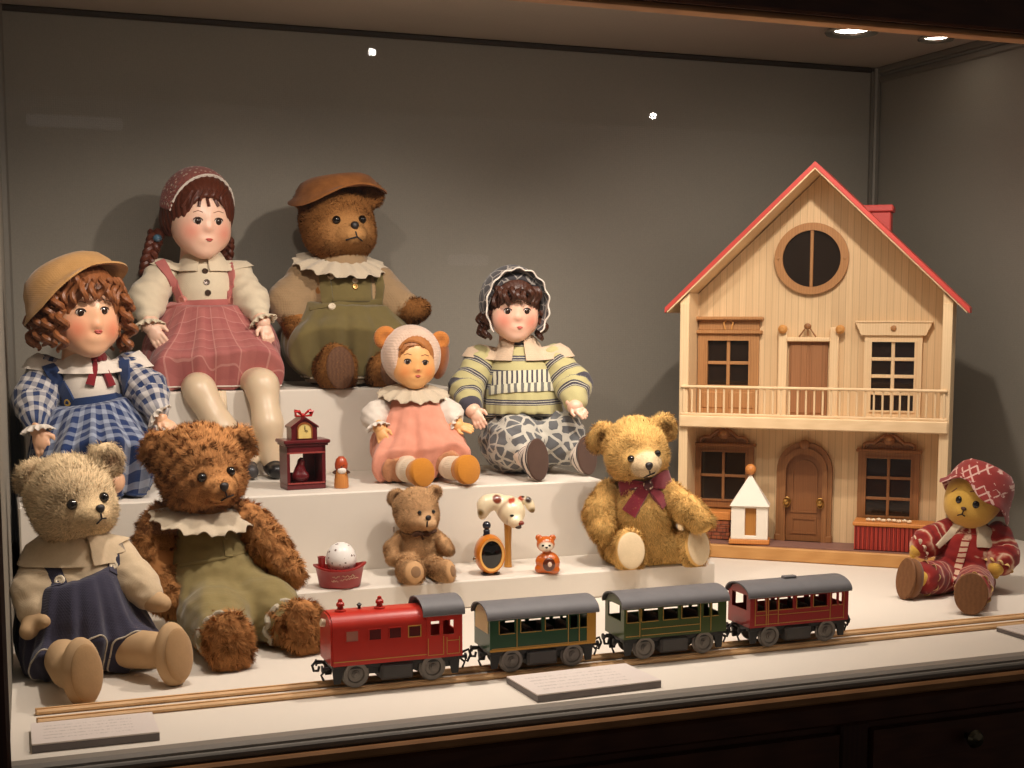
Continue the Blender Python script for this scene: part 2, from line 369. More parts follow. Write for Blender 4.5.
# ------------------------------------------------------------------ a figure: a root where it sits, measured from the photo in its own frame
class Proxy:
    """a shape used only to lay cloth on"""
    def __init__(s,name,soft): v,q=soft.mesh(); s.name=name; BV[name]=BVHTree.FromPolygons(v.tolist(),q.tolist())
class Fig:
    def __init__(s, name, label, cat, u, v, z, group=None):
        s.A=on_z(u,v,z); d=ray(u,v); s.psi=math.atan2(d[0],d[1]); s.zs=z; s.W=Rz(s.psi)
        s.root=empty(name,s.A+V(0,0,.0005),-s.psi,label,cat,group); s.px=np.linalg.norm(s.A-CAM)/FPX*.985; s.C=s.W@(CAM-s.A)
    def J(s,u,v,y=None,z=None):
        d=s.W@ray(u,v)
        t=(y-s.C[1])/d[1] if y is not None else (z-s.C[2])/d[2]
        return s.C+d*t
    def R(s,p): return p*s.px
    def pts(s,L):
        """(u, v, depth, radius in px) -> (point, radius)"""
        return [(s.J(u,v,y=d),r*s.px) for u,v,d,r in L]
    def hit(s,u,v,objs,grow=True):
        for r in((0,1.5,3,5,8) if grow else (0,)):
            for k in range(8 if r else 1):
                h=s._hit(u+r*math.cos(k*PI/4),v+r*math.sin(k*PI/4),objs)
                if h is not None: return h
        return None
    def _hit(s,u,v,objs):
        d=unit(s.W@ray(u,v)); best=None
        for o in objs:
            if o.name not in BV: continue
            p,n,i,t=BV[o.name].ray_cast(Vector(s.C),Vector(d))
            if p is not None and (best is None or t<best[2]): best=(np.array(p),np.array(n),t)
        if best is None: return None
        return best[0],best[1]
    def strip(s,name,objs,line,w,mat,parent=None,th=.0012,lift=.0004,n=14,taper=1):
        """a band of cloth laid on the surface along a measured line"""
        line=np.array(line,float); seg=np.linalg.norm(np.diff(line,axis=0),axis=1); cum=np.concatenate([[0],np.cumsum(seg)])
        P=[];N=[]
        for t in np.linspace(0,cum[-1],n):
            u=np.interp(t,cum,line[:,0]); v=np.interp(t,cum,line[:,1]); h=s._hit(u,v,objs)
            if h is not None: P.append(h[0]); N.append(h[1])
        P=np.array(P);N=np.array(N)
        for _ in range(2): P[1:-1]=(P[:-2]+2*P[1:-1]+P[2:])/4; N[1:-1]=(N[:-2]+2*N[1:-1]+N[2:])/4
        T=unit_rows(np.gradient(P,axis=0)); N=unit_rows(N); B=unit_rows(np.cross(T,N)); W=w*s.px/2*np.linspace(1,taper,len(P))[:,None]
        vs=[];fs=[]
        for i in range(len(P)):
            for a,b in((-1,0),(-.5,.5),(.5,.5),(1,0)): vs.append(P[i]+B[i]*W[i]*a+N[i]*(lift+th*(b+.5)))
            for a in(1,-1): vs.append(P[i]+B[i]*W[i]*a-N[i]*.002)
        for i in range(len(P)-1):
            for k in range(6): fs.append((i*6+k,i*6+(k+1)%6,(i+1)*6+(k+1)%6,(i+1)*6+k))
        fs += [tuple(range(6))[::-1], tuple((len(P)-1)*6+k for k in range(6))]
        return MB().add(vs,fs).build(name,mat,parent or s.root,50)
    def button(s,objs,u,v,r,mat,parent=None,name='button'):
        h=s.hit(u,v,objs)
        if h is None: return None
        R=r*s.px; p,n=h
        return MB().lathe([(0,R*.38),(R*.35,R*.36),(R*.55,R*.5),(R*.85,R*.48),(R,R*.25),(R,-R*.2),(0,-R*.2)][::-1],16,frame(n),p).build(name,mat,parent or s.root)
    def collar(s,name,objs,c,arc,phi0,phi1,mat,parent=None,n=90,m=7,off=.002,ruf=0,nr=0,scal=0,ns=0,th=.0016,col=None,far=.075):
        """a collar draped over the shoulders: rays from around the neck base c; arc in degrees (0 = viewer's right, 270 = front); phi = start and end slope, phi1 may be a function of the angle"""
        a0,a1=arc; full=abs(a1-a0)>=359; vs=[];ok=[]
        grid=np.zeros((n,m,3)); nn=np.zeros((n,m,3))
        for i in range(n):
            a=rad(a0+(a1-a0)*i/(n if full else n-1)); p1=phi1(math.degrees(a)) if callable(phi1) else phi1
            if ns: p1=p1-scal*abs(math.sin(ns*a/2))
            for j in range(m):
                f=rad(phi0+(p1-phi0)*j/(m-1)); d=V(math.cos(f)*math.cos(a),math.cos(f)*math.sin(a),math.sin(f))
                best=None
                for o in objs:
                    p,nm,ii,t=BV[o.name].ray_cast(Vector(c+d*far),Vector(-d),far)
                    if p is not None and (best is None or t<best[1]): best=(np.array(p),t)
                q=best[0] if best else c+d*.02
                grid[i,j]=q+d*(off+ruf*(j/(m-1))*(1+math.sin(nr*a))*.5); nn[i,j]=d
        g=grid.copy()
        for _ in range(2):
            if full: g=(np.roll(g,1,0)+2*g+np.roll(g,-1,0))/4 if not ns and not nr else g
            else: g[1:-1]=(g[:-2]+2*g[1:-1]+g[2:])/4
        top=g+nn*th; bot=g-nn*.001; vs=np.concatenate([top.reshape(-1,3),bot.reshape(-1,3)]); fs=[]; K=n*m
        for i in range(n if full else n-1):
            k=(i+1)%n
            for j in range(m-1):
                A,B_,C_,D=i*m+j,k*m+j,k*m+j+1,i*m+j+1
                fs+=[(A,D,C_,B_),(K+A,K+B_,K+C_,K+D)]
            A,B_=i*m+m-1,k*m+m-1; fs.append((A,K+A,K+B_,B_)); A,B_=i*m,k*m; fs.append((A,B_,K+B_,K+A))
        if not full:
            for i,fl in((0,1),(n-1,0)):
                for j in range(m-1):
                    A,D=i*m+j,i*m+j+1; f=(A,K+A,K+D,D); fs.append(f if fl else f[::-1])
        return MB().add(vs,fs,col=col).build(name,mat,parent or s.root,60)
# ================================================================== the setting: the inside of a museum display case
XL,XR,YF,YB,ZC = .025,1.97,1.484,2.78,1.03
ZF = -.95
def struct(name, mb, mat, parent=None):
    o = mb.build(name, mat, parent)
    if parent is None: o['kind']='structure'
    return o
def m_wall(name, c):
    t=NT(name); co=t.coord(); a=t.noise(co,3,3); b=t.noise(co,420,2); x,y,z=t.sep(co)
    w=t.math('ADD',t.math('SINE',t.math('MULTIPLY',t.math('ADD',x,y),1500)),t.math('SINE',t.math('MULTIPLY',z,1500)))
    t.bump(t.math('ADD',b,t.math('MULTIPLY',w,.2)),.25,.0006)
    return t.fin(t.mix(t.math('MULTIPLY',t.math('ADD',a,b),.5),vary(c,.8),vary(c,1.2)),.75,Specular_IOR_Level=.25)
M_wall=m_wall('wall cloth grey olive',rgb(134,128,117)); M_side=m_wall('side wall cloth',rgb(132,126,115))
M_ceil=m_wall('ceiling board',rgb(178,168,156))
def m_card(name,c):
    t=NT(name); co=t.coord(); a=t.noise(co,4,4); b=t.noise(co,160,3)
    t.bump(b,.1,.0005); return t.fin(t.mix(t.math('ADD',t.math('MULTIPLY',a,.6),t.math('MULTIPLY',b,.4)),vary(c,.93),vary(c,1.05)),.62,Specular_IOR_Level=.3)
M_deck=m_card('deck white',rgb(222,212,198)); M_step=m_card('riser white',rgb(222,213,200))
M_dark=m_wood('dark mahogany',rgb(64,36,26),rgb(100,60,42),grain=(1.2,14,14),scale=9,rough=.42,coat=.15)
M_darkv=m_wood('dark mahogany upright',rgb(50,28,20),rgb(80,46,32),grain=(14,14,1.2),scale=9,rough=.42,coat=.15)
M_edge=m_wood('edge trim wood',rgb(150,104,66),rgb(190,138,92),grain=(1,14,14),scale=12,rough=.4)
M_metal=m_plain('brushed steel rail',rgb(132,124,114),.5,0,.1,30)
M_prof=m_plain('grey corner profile',rgb(118,112,102),.5,.3,.06,30)
struct('floor',MB().box((XL-.05,YF-.012,-.03),(XR+.05,YB+.05,0)),M_deck)
struct('wall_back',MB().box((XL-.05,YB,-.03),(XR+.05,YB+.03,ZC+.03)),M_wall)
XF,XBK=.006,.040   # the left side splays a little towards the front
struct('wall_left',MB().add([(x,y,z) for z in(-.03,ZC+.03) for x,y in((XF-.03,YF),(XF,YF),(XBK,YB+.03),(XBK-.03,YB+.03))],[(3,2,1,0),(4,5,6,7),(0,1,5,4),(1,2,6,5),(2,3,7,6),(3,0,4,7)]),M_side)
struct('wall_right',MB().box((XR,YF,-.03),(XR+.03,YB+.03,ZC+.03)),M_side)
struct('ceiling',MB().box((XL-.05,YF-.0,ZC),(XR+.05,YB+.05,ZC+.03)),M_ceil)
struct('trim_1',MB().box((XR-.016,YB-.016,0),(XR,YB,ZC),.004).box((XR-.022,YB-.008,0),(XR-.012,YB-.002,ZC)),M_prof)
struct('trim_2',MB().box((XBK-.002,YB-.02,0),(XBK+.011,YB,ZC),.004).box((XBK-.004,YB-.05,0),(XBK+.005,YB-.04,ZC)),M_prof)
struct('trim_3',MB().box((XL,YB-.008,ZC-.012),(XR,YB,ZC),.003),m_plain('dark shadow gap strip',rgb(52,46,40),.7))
struct('trim_4',MB().box((XR-.008,YF,ZC-.035),(XR,YB,ZC-.02),.003).box((XR-.012,YF,ZC-.014),(XR,YB,ZC),.003),M_prof)
# front rail, header, posts and the cabinet underneath
HZ=on_y(760,22.5,YF)[2]
struct('trim_5',MB().box((XL-.2,YF-.022,-.012),(XR+.4,YF+.002,.005),.004).box((XL-.2,YF-.026,-.012),(XR+.4,YF-.018,-.002),.003),M_metal)
struct('trim_6',MB().box((XL-.2,YF-.034,-.026),(XR+.4,YF-.012,-.0125),.003),M_edge)
hd=MB().box((XL-.25,YF-.04,HZ+.006),(XR+.4,YF-.004,ZC+.25),.003)
struct('trim_7',hd,M_dark)
struct('trim_8',MB().box((XL-.25,YF-.03,HZ),(XR+.4,YF-.002,HZ+.007),.002),M_edge)
post_x=on_y(11,752,YF-.04)[0]
struct('trim_9',MB().box((post_x-.2,YF-.04,ZF),(post_x,YF-.002,ZC+.25),.004),M_darkv)
t=NT('display glass'); tr=t.n('ShaderNodeBsdfTransparent'); gl=t.n('ShaderNodeBsdfGlossy',i_Roughness=.01)
fr=t.n('ShaderNodeFresnel',i_IOR=1.45); mx=t.n('ShaderNodeMixShader',i_0=fr.outputs[0])
t.t.links.new(tr.outputs[0],mx.inputs[1]); t.t.links.new(gl.outputs[0],mx.inputs[2]); t.t.links.new(mx.outputs[0],t.out.inputs[0]); M_glass=t.m
struct('window_1',MB().add([(post_x,YF-.024,-.002),(XR+.3,YF-.024,-.002),(XR+.3,YF-.024,HZ+.01),(post_x,YF-.024,HZ+.01)],[(0,1,2,3)]),M_glass)
# cabinet front
base=MB().box((XL-.2,YF-.02,ZF),(XR+.4,YF+.3,-.027),.004)
struct('wall_cabinet',base,M_dark)
ys=YF-.02
sx=on_y(850,745,ys)[0]; rz_=on_y(850,722,ys)[2]
struct('trim_10',MB().box((XL-.2,ys-.012,rz_),(XR+.4,ys+.002,-.0275),.004),M_dark)
struct('trim_11',MB().box((sx-.021,ys-.012,ZF),(sx+.021,ys+.002,rz_+.002),.003),M_darkv)
def panel(x0,x1,z0,z1,name,label,knob=None):
    r=empty(name,((x0+x1)/2,ys-.0006,z0)); tag(r,label,'drawer')
    w=(x1-x0)/2; h=z1-z0
    o=MB().ring([(-w,0),(w,0),(w,h),(-w,h)],[(-w+.045,.045),(w-.045,.045),(w-.045,h-.045),(-w+.045,h-.045)],-.014,0)
    o.build('drawer_frame',M_dark,r)
    MB().box((-w+.045,-.007,.045),(w-.045,0,h-.045),.003).build('front_panel',M_dark,r)
    if knob is not None:
        MB().lathe([(.004,0),(.004,.008),(.010,.013),(.0125,.019),(.009,.024),(0,.026)],20,frame((0,-1,0)),knob-np.array(r.location)).build('knob',m_plain('antique brass',rgb(96,88,70),.25,.9,.2),r)
kn=on_y(966,735,ys-.014)
panel(sx+.026,sx+.62,rz_-.23,rz_-.010,'cabinet_drawer','dark wood drawer front with a small round metal knob',kn)
panel(sx-.75,sx-.026,rz_-.23,rz_-.010,'cabinet_drawer','plain dark wood drawer front without a visible knob, at centre bottom')
struct('ceiling_room',MB().box((-4,-6,1.75),(6,YB+.5,1.8)),m_plain('room ceiling',rgb(150,144,136),.8))
struct('floor_room',MB().box((-4,-6,ZF-.05),(6,YB+.5,ZF)),m_wood('room floor',rgb(60,44,34),rgb(80,60,46),rough=.5))
# risers
Z1,Z2,Z3=.045,.175,.327
def riser(x0,x1,y0,y1,z1,label):
    o=MB().box((x0,y0,.0004),(x1,y1,z1),.0025).build('display_riser',M_step); o.location=((x0+x1)/2,(y0+y1)/2,0)
    o.data.transform(Matrix.Translation(-o.location)); return tag(o,label,'riser')
riser(.36,1.142,2.035,2.182,Z1,'lowest white riser carrying the small bear, boat and golden bear')
riser(.036,1.0,2.183,2.47,Z2,'middle white riser carrying the clock house and the seated dolls')
riser(.054,.811,2.471,YB-.012,Z3,'tallest white riser at the back, under the hatted bear')
# toy railway track
TY=1.69
tr_=empty('toy_track',(1.0,TY,.0004),0,'long pair of pale wooden rails running along the front of the case','track')
M_rail=m_wood('rail wood',rgb(204,160,112),rgb(230,192,144),grain=(1,14,14),scale=14,rough=.45)
for sgn in(-1,1):
    o=MB().box((XL+.012-1.0,sgn*.020-.0055,0),(XR-.01-1.0,sgn*.020+.0055,.006),.002).box((XL+.012-1.0,sgn*.020-.0015,.006),(XR-.01-1.0,sgn*.020+.0015,.0075))
    o.build('rail',M_rail,tr_)
# caption cards
def m_paper(name,c,ink):
    t=NT(name); co=t.coord('Generated'); x,y,z=t.sep(co)
    rows=t.math('LESS_THAN',t.math('ABSOLUTE',t.math('SUBTRACT',t.math('FRACT',t.math('MULTIPLY',y,7.0)),.5)),.16)
    nz=t.noise(t.coord('Generated',scale=(60,7,1)),1.6,3,.7); ns=t.math('GREATER_THAN',nz,.5)
    ins=t.math('MULTIPLY',t.math('LESS_THAN',t.math('ABSOLUTE',t.math('SUBTRACT',x,.45)),.36),t.math('LESS_THAN',t.math('ABSOLUTE',t.math('SUBTRACT',y,.55)),.36))
    f=t.math('MULTIPLY',t.math('MULTIPLY',rows,ns),t.math('MULTIPLY',ins,.35))
    return t.fin(t.mix(f,c,ink),.6)
M_paper=m_paper('caption paper',rgb(216,204,196),rgb(110,100,96)); M_acr=m_plain('card edge grey',rgb(108,100,98),.5)
def card(quad,label,tilt=.014):
    P=[on_z(u,v,0) for u,v in quad]; c=sum(P)/4; ex=(P[1]-P[0]+P[2]-P[3])/2; w=np.linalg.norm(ex)/2; ey=(P[3]-P[0]+P[2]-P[1])/2; d=np.linalg.norm(ey)/2
    r=empty('caption_card',c+V(0,0,.0004),math.atan2(ex[1],ex[0]),label,'card')
    MB().prism([(-d,0),(d,0),(d,tilt*.85),(-d,tilt)],-w,w,M=Rz(PI/2)).build('stand',M_acr,r)
    a=math.atan2(-tilt*.15,2*d)
    o=MB().box((-w,-d,0),(w,d,.0015)).build('paper',M_paper,r); o.location=(0,0,tilt*.925+.0003); o.rotation_euler=(a,0,0)
card([(531,704),(656,688),(630,669.5),(513,682.5)],'grey text card lying below the green railway coaches',.008)
card([(29,754),(156,741),(156,719),(34,731)],'grey text card in the front left corner',.008)
card([(1015,641),(1075,634),(1062,625.5),(1006,631)],'text card cut off by the right edge of the picture',.006)
# recessed spotlights
M_chrome=m_plain('chrome',rgb(190,185,178),.2,1,.05)
SPOTS=[(852,28,'recessed chrome ceiling spotlight, the larger left one'),(936,36,'recessed ceiling spotlight on the right, seen edge-on')]
for u,v,l in SPOTS:
    p=on_z(u,v,ZC); r=empty('ceiling_spotlight',(p[0],p[1],ZC),0,l,'spotlight')
    MB().lathe([(.024,-.001),(.033,-.001),(.037,-.006),(.035,-.009),(.026,-.006),(.024,-.001)],28).build('bezel',M_chrome,r)
    if u<900: r.scale=(1.45,1.45,1.3)
    MB().lathe([(0,-.003),(.0235,-.003),(.0235,-.0005),(0,-.0005)],24).build('lamp_face',m_emit('lamp glow',(1,.88,.72),14),r)
# ------------------------------------------------------------------ light
SC.view_settings.view_transform='Standard'; SC.view_settings.look='None'; SC.view_settings.exposure=0
W=bpy.data.worlds.new('World'); SC.world=W; W.use_nodes=True; W.node_tree.nodes['Background'].inputs[0].default_value=(.8,.72,.65,1); W.node_tree.nodes['Background'].inputs[1].default_value=.16
def spot(x,y,z,tx,ty,tz,e,ang,blend=.6,size=.02,c=(1,.885,.775)):
    l=bpy.data.lights.new('spot','SPOT'); l.energy=e; l.spot_size=rad(ang); l.spot_blend=blend; l.shadow_soft_size=size; l.color=c
    o=bpy.data.objects.new('spot',l); COL.objects.link(o); o.location=(x,y,z)
    o.rotation_euler=(Vector((tx,ty,tz))-Vector((x,y,z))).to_track_quat('-Z','Y').to_euler(); return o
spot(.30,1.70,1.0,.35,2.15,.1,16.5,112)
spot(.85,1.72,1.0,.70,2.2,.15,23,108)
spot(1.15,1.70,1.0,1.42,2.25,.3,19,92)
spot(1.62,1.62,1.0,1.45,1.95,0,5,100)
def area(x,y,z,sx,sy,e,c=(1,.90,.80)):
    l=bpy.data.lights.new('soft','AREA'); l.shape='RECTANGLE'; l.size=sx; l.size_y=sy; l.energy=e; l.color=c
    o=bpy.data.objects.new('soft',l); COL.objects.link(o); o.location=(x,y,z); return o
area(1.0,1.75,1.02,1.7,.12,3.0)
a_=area(.95,1.545,.93,1.7,.10,2.6); a_.rotation_euler=(rad(52),0,0)  # unseen soft fill added to brighten the fronts of the figures
# lamps and other glows of the dim room, met only as reflections in the glass
M_room=m_emit('room lamp glow',(1,.93,.85),60)
def mirror(u,v,L):
    h=on_y(u,v,YF-.024); d=unit(ray(u,v)); d[1]*=-1; return h+d*L
for k,(u,v,L,r_) in enumerate(((653,116,4.2,.016),(372,52,4.2,.017))):
    p=mirror(u,v,L); o=MB().ell((0,0,0),(r_,r_,r_*.8)).build('ceiling_lamp',M_room); o.location=p
    tag(o,'small bright ceiling lamp of the room, reflected in the glass '+('above the dolls house' if k==0 else 'near the top'),'lamp')
for k,(u,v,L,wx,e) in enumerate(((75,122,4.0,.34,.5),(468,260,4.0,.17,.6))):  # glowing bars added unseen for the streaks; the low one is no lamp
    p=mirror(u,v,L); o=MB().box((-wx/2,-.01,-.022),(wx/2,.01,.022),.008).build('unseen_streak_source',m_emit('dim streak glow %d'%k,(1,.9,.85),e)); o.location=p
    tag(o,'dim source in the unseen room, a faint streak '+('at upper left' if k==0 else 'beside the hatted bear'),'lamp')
# ================================================================== dolls' house
M_pine=m_wood('pale pine',rgb(216,184,140),rgb(234,206,164),grain=(12,12,1),scale=16,rough=.5)
M_pineh=m_wood('pale pine across',rgb(216,184,140),rgb(238,208,166),grain=(1,12,12),scale=16,rough=.5)
M_board=m_wood('beaded boarding',rgb(208,174,130),rgb(226,196,152),grain=(12,12,1),scale=16,rough=.5,boards=.0125,axis=0,groove=.38)
M_board2=m_wood('side boarding',rgb(208,174,130),rgb(226,196,152),grain=(12,12,1),scale=16,rough=.5,boards=.0125,axis=1)
M_trimw=m_wood('light brown trim',rgb(150,104,62),rgb(182,134,86),grain=(10,10,1.5),scale=18,rough=.45)
M_trimd=m_wood('mid brown trim',rgb(122,80,44),rgb(156,106,64),grain=(10,10,1.5),scale=18,rough=.45)
M_doorw=m_wood('door brown',rgb(116,72,40),rgb(146,96,56),grain=(14,14,1),scale=20,rough=.45)
M_doorl=m_wood('balcony door brown',rgb(138,92,58),rgb(168,118,78),grain=(14,14,1),scale=20,rough=.5,boards=.02,axis=0,groove=.3)
M_redroof=m_plain('red painted roof',rgb(186,62,52),.5,0,.1,30)
M_porch=m_plain('porch floor paint',rgb(128,92,80),.6,0,.12,40)
M_pane=m_plain('dark window pane',rgb(34,24,18),.12,0,.3,12,spec=.6)
M_brass=m_plain('brass',rgb(176,134,72),.3,.9,.1)
M_knobw=m_wood('turned knob wood',rgb(180,124,62),rgb(206,150,84),scale=20)
H=Fig('dolls_house','large two storey wooden dolls house with red gabled roof and balcony','dolls house',812,563,0)
H.psi=rad(40); H.W=Rz(H.psi); H.root.rotation_euler=(0,0,-H.psi); H.C=H.W@(CAM-H.A); hr=H.root
wx=.246; yf=.085; xo=-.010; yd=.235; zf=.027; apex=.737; eave_z=.476; wt=.017
hb=MB
hb().box((-wx-.01,-.006,0),(wx+.008,yd,zf-.002),.002).build('base',m_wood('base oak',rgb(176,124,68),rgb(204,154,94),grain=(1,12,12),scale=14),hr)
hb().box((-wx+wt,.004,zf-.004),(wx-wt,yf,zf)).build('porch_floor',M_porch,hr)
sl=(apex-eave_z)/(wx+.026)
zr=lambda x: apex-.016-abs(x)*sl
for s in(-1,1):
    a,b=sorted((s*wx,s*(wx-wt)))
    o=hb().prism([(a,zf-.002),(b,zf-.002),(b,zr(b)),(a,zr(a))],0,yd); o.build('side_wall',M_pine,hr,20)
    o=hb().box((a-.0,-.003,zf),(b+.0,.0,zr(s*wx)-.003),.001); o.build('corner_post',M_pine,hr)
hb().prism([(-wx+wt,zf-.002),(wx-wt,zf-.002),(wx-wt,zr(wx-wt)),(0,zr(0)),(-wx+wt,zr(wx-wt))],yf,yf+.008).build('front_wall',M_board,hr,20)
hb().prism([(-wx+wt,zf-.002),(wx-wt,zf-.002),(wx-wt,zr(wx-wt)),(0,zr(0)),(-wx+wt,zr(wx-wt))],yd-.008,yd).build('rear_wall',M_board,hr,20)
def roofpoly(s,x0,x1,d0,d1):
    f=lambda x,d:(s*x, apex-abs(x)*sl-d); return [f(x0,d0),f(x1,d0),f(x1,d1),f(x0,d1)]
for s in(-1,1):
    ov=wx+.028
    r=hb().prism(roofpoly(s,0,ov,0,.010),-.012,yd+.02).build('roof',M_redroof,hr,20)
    hb().prism(roofpoly(s,0,ov-.004,.0102,.0135),-.010,yd+.018).build('roof_lining',M_pineh,r,20)
cx=.098; zc_=zr(cx)
ch=hb().box((cx-.026,.15,zc_-.02),(cx+.026,.20,.655),.002).box((cx-.03,.146,.655),(cx+.03,.204,.668),.002).build('chimney',m_plain('red chimney paint',rgb(168,56,48),.55,0,.12,40),hr)
for o in list(hr.children): o.location.x=xo
n_shell=set(hr.children)
# balcony
zb=.262
hb().box((-wx+.004,-.008,zb-.006),(wx-.004,yf,zb+.006),.0015).box((-wx+.002,-.012,zb-.013),(wx-.002,-.001,zb+.009),.002).build('balcony_floor',M_pineh,hr)
zt=.328
rl=hb().box((-wx+.004,-.009,zt-.005),(wx-.004,.002,zt),.0015).box((-wx+.004,-.007,zb+.009),(wx-.004,.0,zb+.014),.001).build('railing',M_pineh,hr)
for i in range(32):
    x=-wx+.010+(2*wx-.02)*i/31
    w=.0035 if i not in(0,31) else .005
    bm_=hb().box((-w/2,-.0058,0),(w/2,-.0022,zt-zb-.019),.0008).build('baluster',M_pine,rl); bm_.location=(x,0,zb+.014)
for o in list(hr.children): o.location.x=xo
def windowx(x0,x1,z0,z1,mx,mz,mat,fr=.014,mid=.005,pane_lo=None,name='window_frame',y=None,dz=None):
    y=yf if y is None else y
    a,b,c,d=x0+fr,x1-fr,(pane_lo if pane_lo is not None else z0+fr),z1-fr
    m=hb().ring([(x0,z0),(x1,z0),(x1,z1),(x0,z1)],[(a,c),(b,c),(b,d),(a,d)],y-.009,y+.001)
    m.ring([(a-.003,c-.003),(b+.003,c-.003),(b+.003,d+.003),(a-.003,d+.003)],[(a,c),(b,c),(b,d),(a,d)],y-.0115,y-.009)
    for k in range(1,mx): xx=a+(b-a)*k/mx; m.box((xx-mid/2,y-.0075,c),(xx+mid/2,y-.002,d),.0008)
    for k in(range(1,mz) if isinstance(mz,int) else []): zz=c+(d-c)*k/mz; m.box((a,y-.007,zz-mid/2),(b,y-.002,zz+mid/2),.0008)
    if not isinstance(mz,int):
        for q in mz: zz=c+(d-c)*q; m.box((a,y-.007,zz-mid/2),(b,y-.002,zz+mid/2),.0008)
    w=m.build(name,mat,hr,25)
    hb().box((a,y-.0015,c),(b,y-.0005,d)).build('pane',M_pane,w)
    return w
# round gable window
c=(-.0235,.566)
m=hb().ring(circ(*c,.069,.067,56),circ(*c,.054,.053,56),yf-.009,yf+.001).box((c[0]-.003,yf-.007,c[1]-.053),(c[0]+.003,yf-.002,c[1]+.053),.001)
for s in(-1,1): m.ell((c[0]+s*.0615,yf-.009,c[1]),(.0028,.0015,.0028),n=8)
w=m.build('window_frame',M_trimw,hr,30); hb().prism(circ(*c,.054,.053,48),yf-.0015,yf-.0005).build('pane',M_pane,w)
# upper left window with straight lintel
w=windowx(-.237,-.119,zb+.007,.430,2,[.5],M_trimw,fr=.019,mid=.0065,pane_lo=.325)
hb().box((-.243,yf-.016,.424),(-.113,yf,.431),.0015).box((-.237,yf-.007,.431),(-.119,yf,.450),.001).box((-.245,yf-.019,.450),(-.111,yf,.457),.002).build('lintel',M_trimw,w)
hb().tube([(-.184,yf-.011,.432),(-.187,yf-.011,.446),(-.178,yf-.012,.452),(-.169,yf-.011,.446),(-.172,yf-.011,.432)],.0018,8).build('lintel_ornament',M_knobw,w)
hb().box((-.229,yf-.011,zb+.018),(-.182,yf-.004,.312),.002).box((-.176,yf-.011,zb+.018),(-.127,yf-.004,.312),.002).build('sill_panel',M_trimw,w)
# balcony door with pilasters, crosspiece and finials
m=hb()
for s in(-1,1): m.box((-.0255+s*.048-.0085,yf-.012,zb+.006),(-.0255+s*.048+.0085,yf,.437),.0015)
m.box((-.066,yf-.015,.410),(.015,yf,.418),.0015)
w=m.build('door_frame',M_pine,hr,25)
hb().box((-.062,yf-.004,zb+.006),(.011,yf,.410),.001).box((-.058,yf-.006,zb+.012),(-.028,yf-.003,.404),.001).box((-.023,yf-.006,zb+.012),(.007,yf-.003,.404),.001).build('door',M_doorl,w)
for x in(-.0735,.0335):
    hb().lathe([(0,-.008),(.004,-.008),(.0085,-.004),(.0085,.004),(.004,.008),(0,.008)],20,Rx(PI/2),(x,yf-.014,.4335)).build('finial',M_knobw,w)
hb().tube([(-.043,yf-.012,.419),(-.027,yf-.013,.441),(-.011,yf-.012,.419)],.0016,8).tube([(-.027,yf-.013,.441),(-.026,yf-.013,.421)],.0014,8).ell((-.027,yf-.014,.439),(.007,.004,.006)).build('door_ornament',M_trimd,w)
# upper right window, three rows of panes, flared head
w=windowx(.078,.182,zb+.007,.424,2,4,M_pine,fr=.0135,mid=.0065)
hb().prism([(.072,.423),(.188,.423),(.199,.447),(.061,.447)],yf-.014,yf).box((.060,yf-.016,.446),(.200,yf,.4495),.001).build('lintel',M_pine,w,25)
hb().ell((.130,yf-.015,.436),(.0055,.004,.0055)).build('lintel_ornament',M_trimw,w)
# ground floor windows with carved pediments
def lower(x0,x1,z0,z1,rows):
    w=windowx(x0,x1,z0,z1,2,rows,M_trimd,fr=.0155,mid=.0055)
    c=(x0+x1)/2; m=hb()
    m.box((x0-.004,yf-.014,z1-.004),(x1+.004,yf,z1+.002),.0015)
    for s in(-1,1):
        P=[(c+s*q[0],yf-.008,z1+q[1]) for q in((.046,.002),(.045,.010),(.037,.014),(.028,.013),(.021,.019),(.012,.026),(.004,.029))]
        m.tube(P,.0034,8)
        m.tube([(c+s*.014+s*.009*math.cos(a),yf-.007,z1+.008+.006*math.sin(a)) for a in np.linspace(0,5.2,14)],.0018,6)
    m.prism([(c-.044,z1),(c+.044,z1),(c+.036,z1+.011),(c+.02,z1+.014),(c,z1+.027),(c-.02,z1+.014),(c-.036,z1+.011)],yf-.005,yf)
    m.ell((c,yf-.009,z1+.020),(.0115,.006,.0105)); m.build('pediment',M_trimd,w)
    hb().ell((c,yf-.014,z1+.022),(.0065,.004,.0055)).build('rosette',M_trimw,w)
lower(-.243,-.125,.086,.210,[.5]); lower(.072,.184,.068,.208,[.39,.70] if False else [.30,.66])
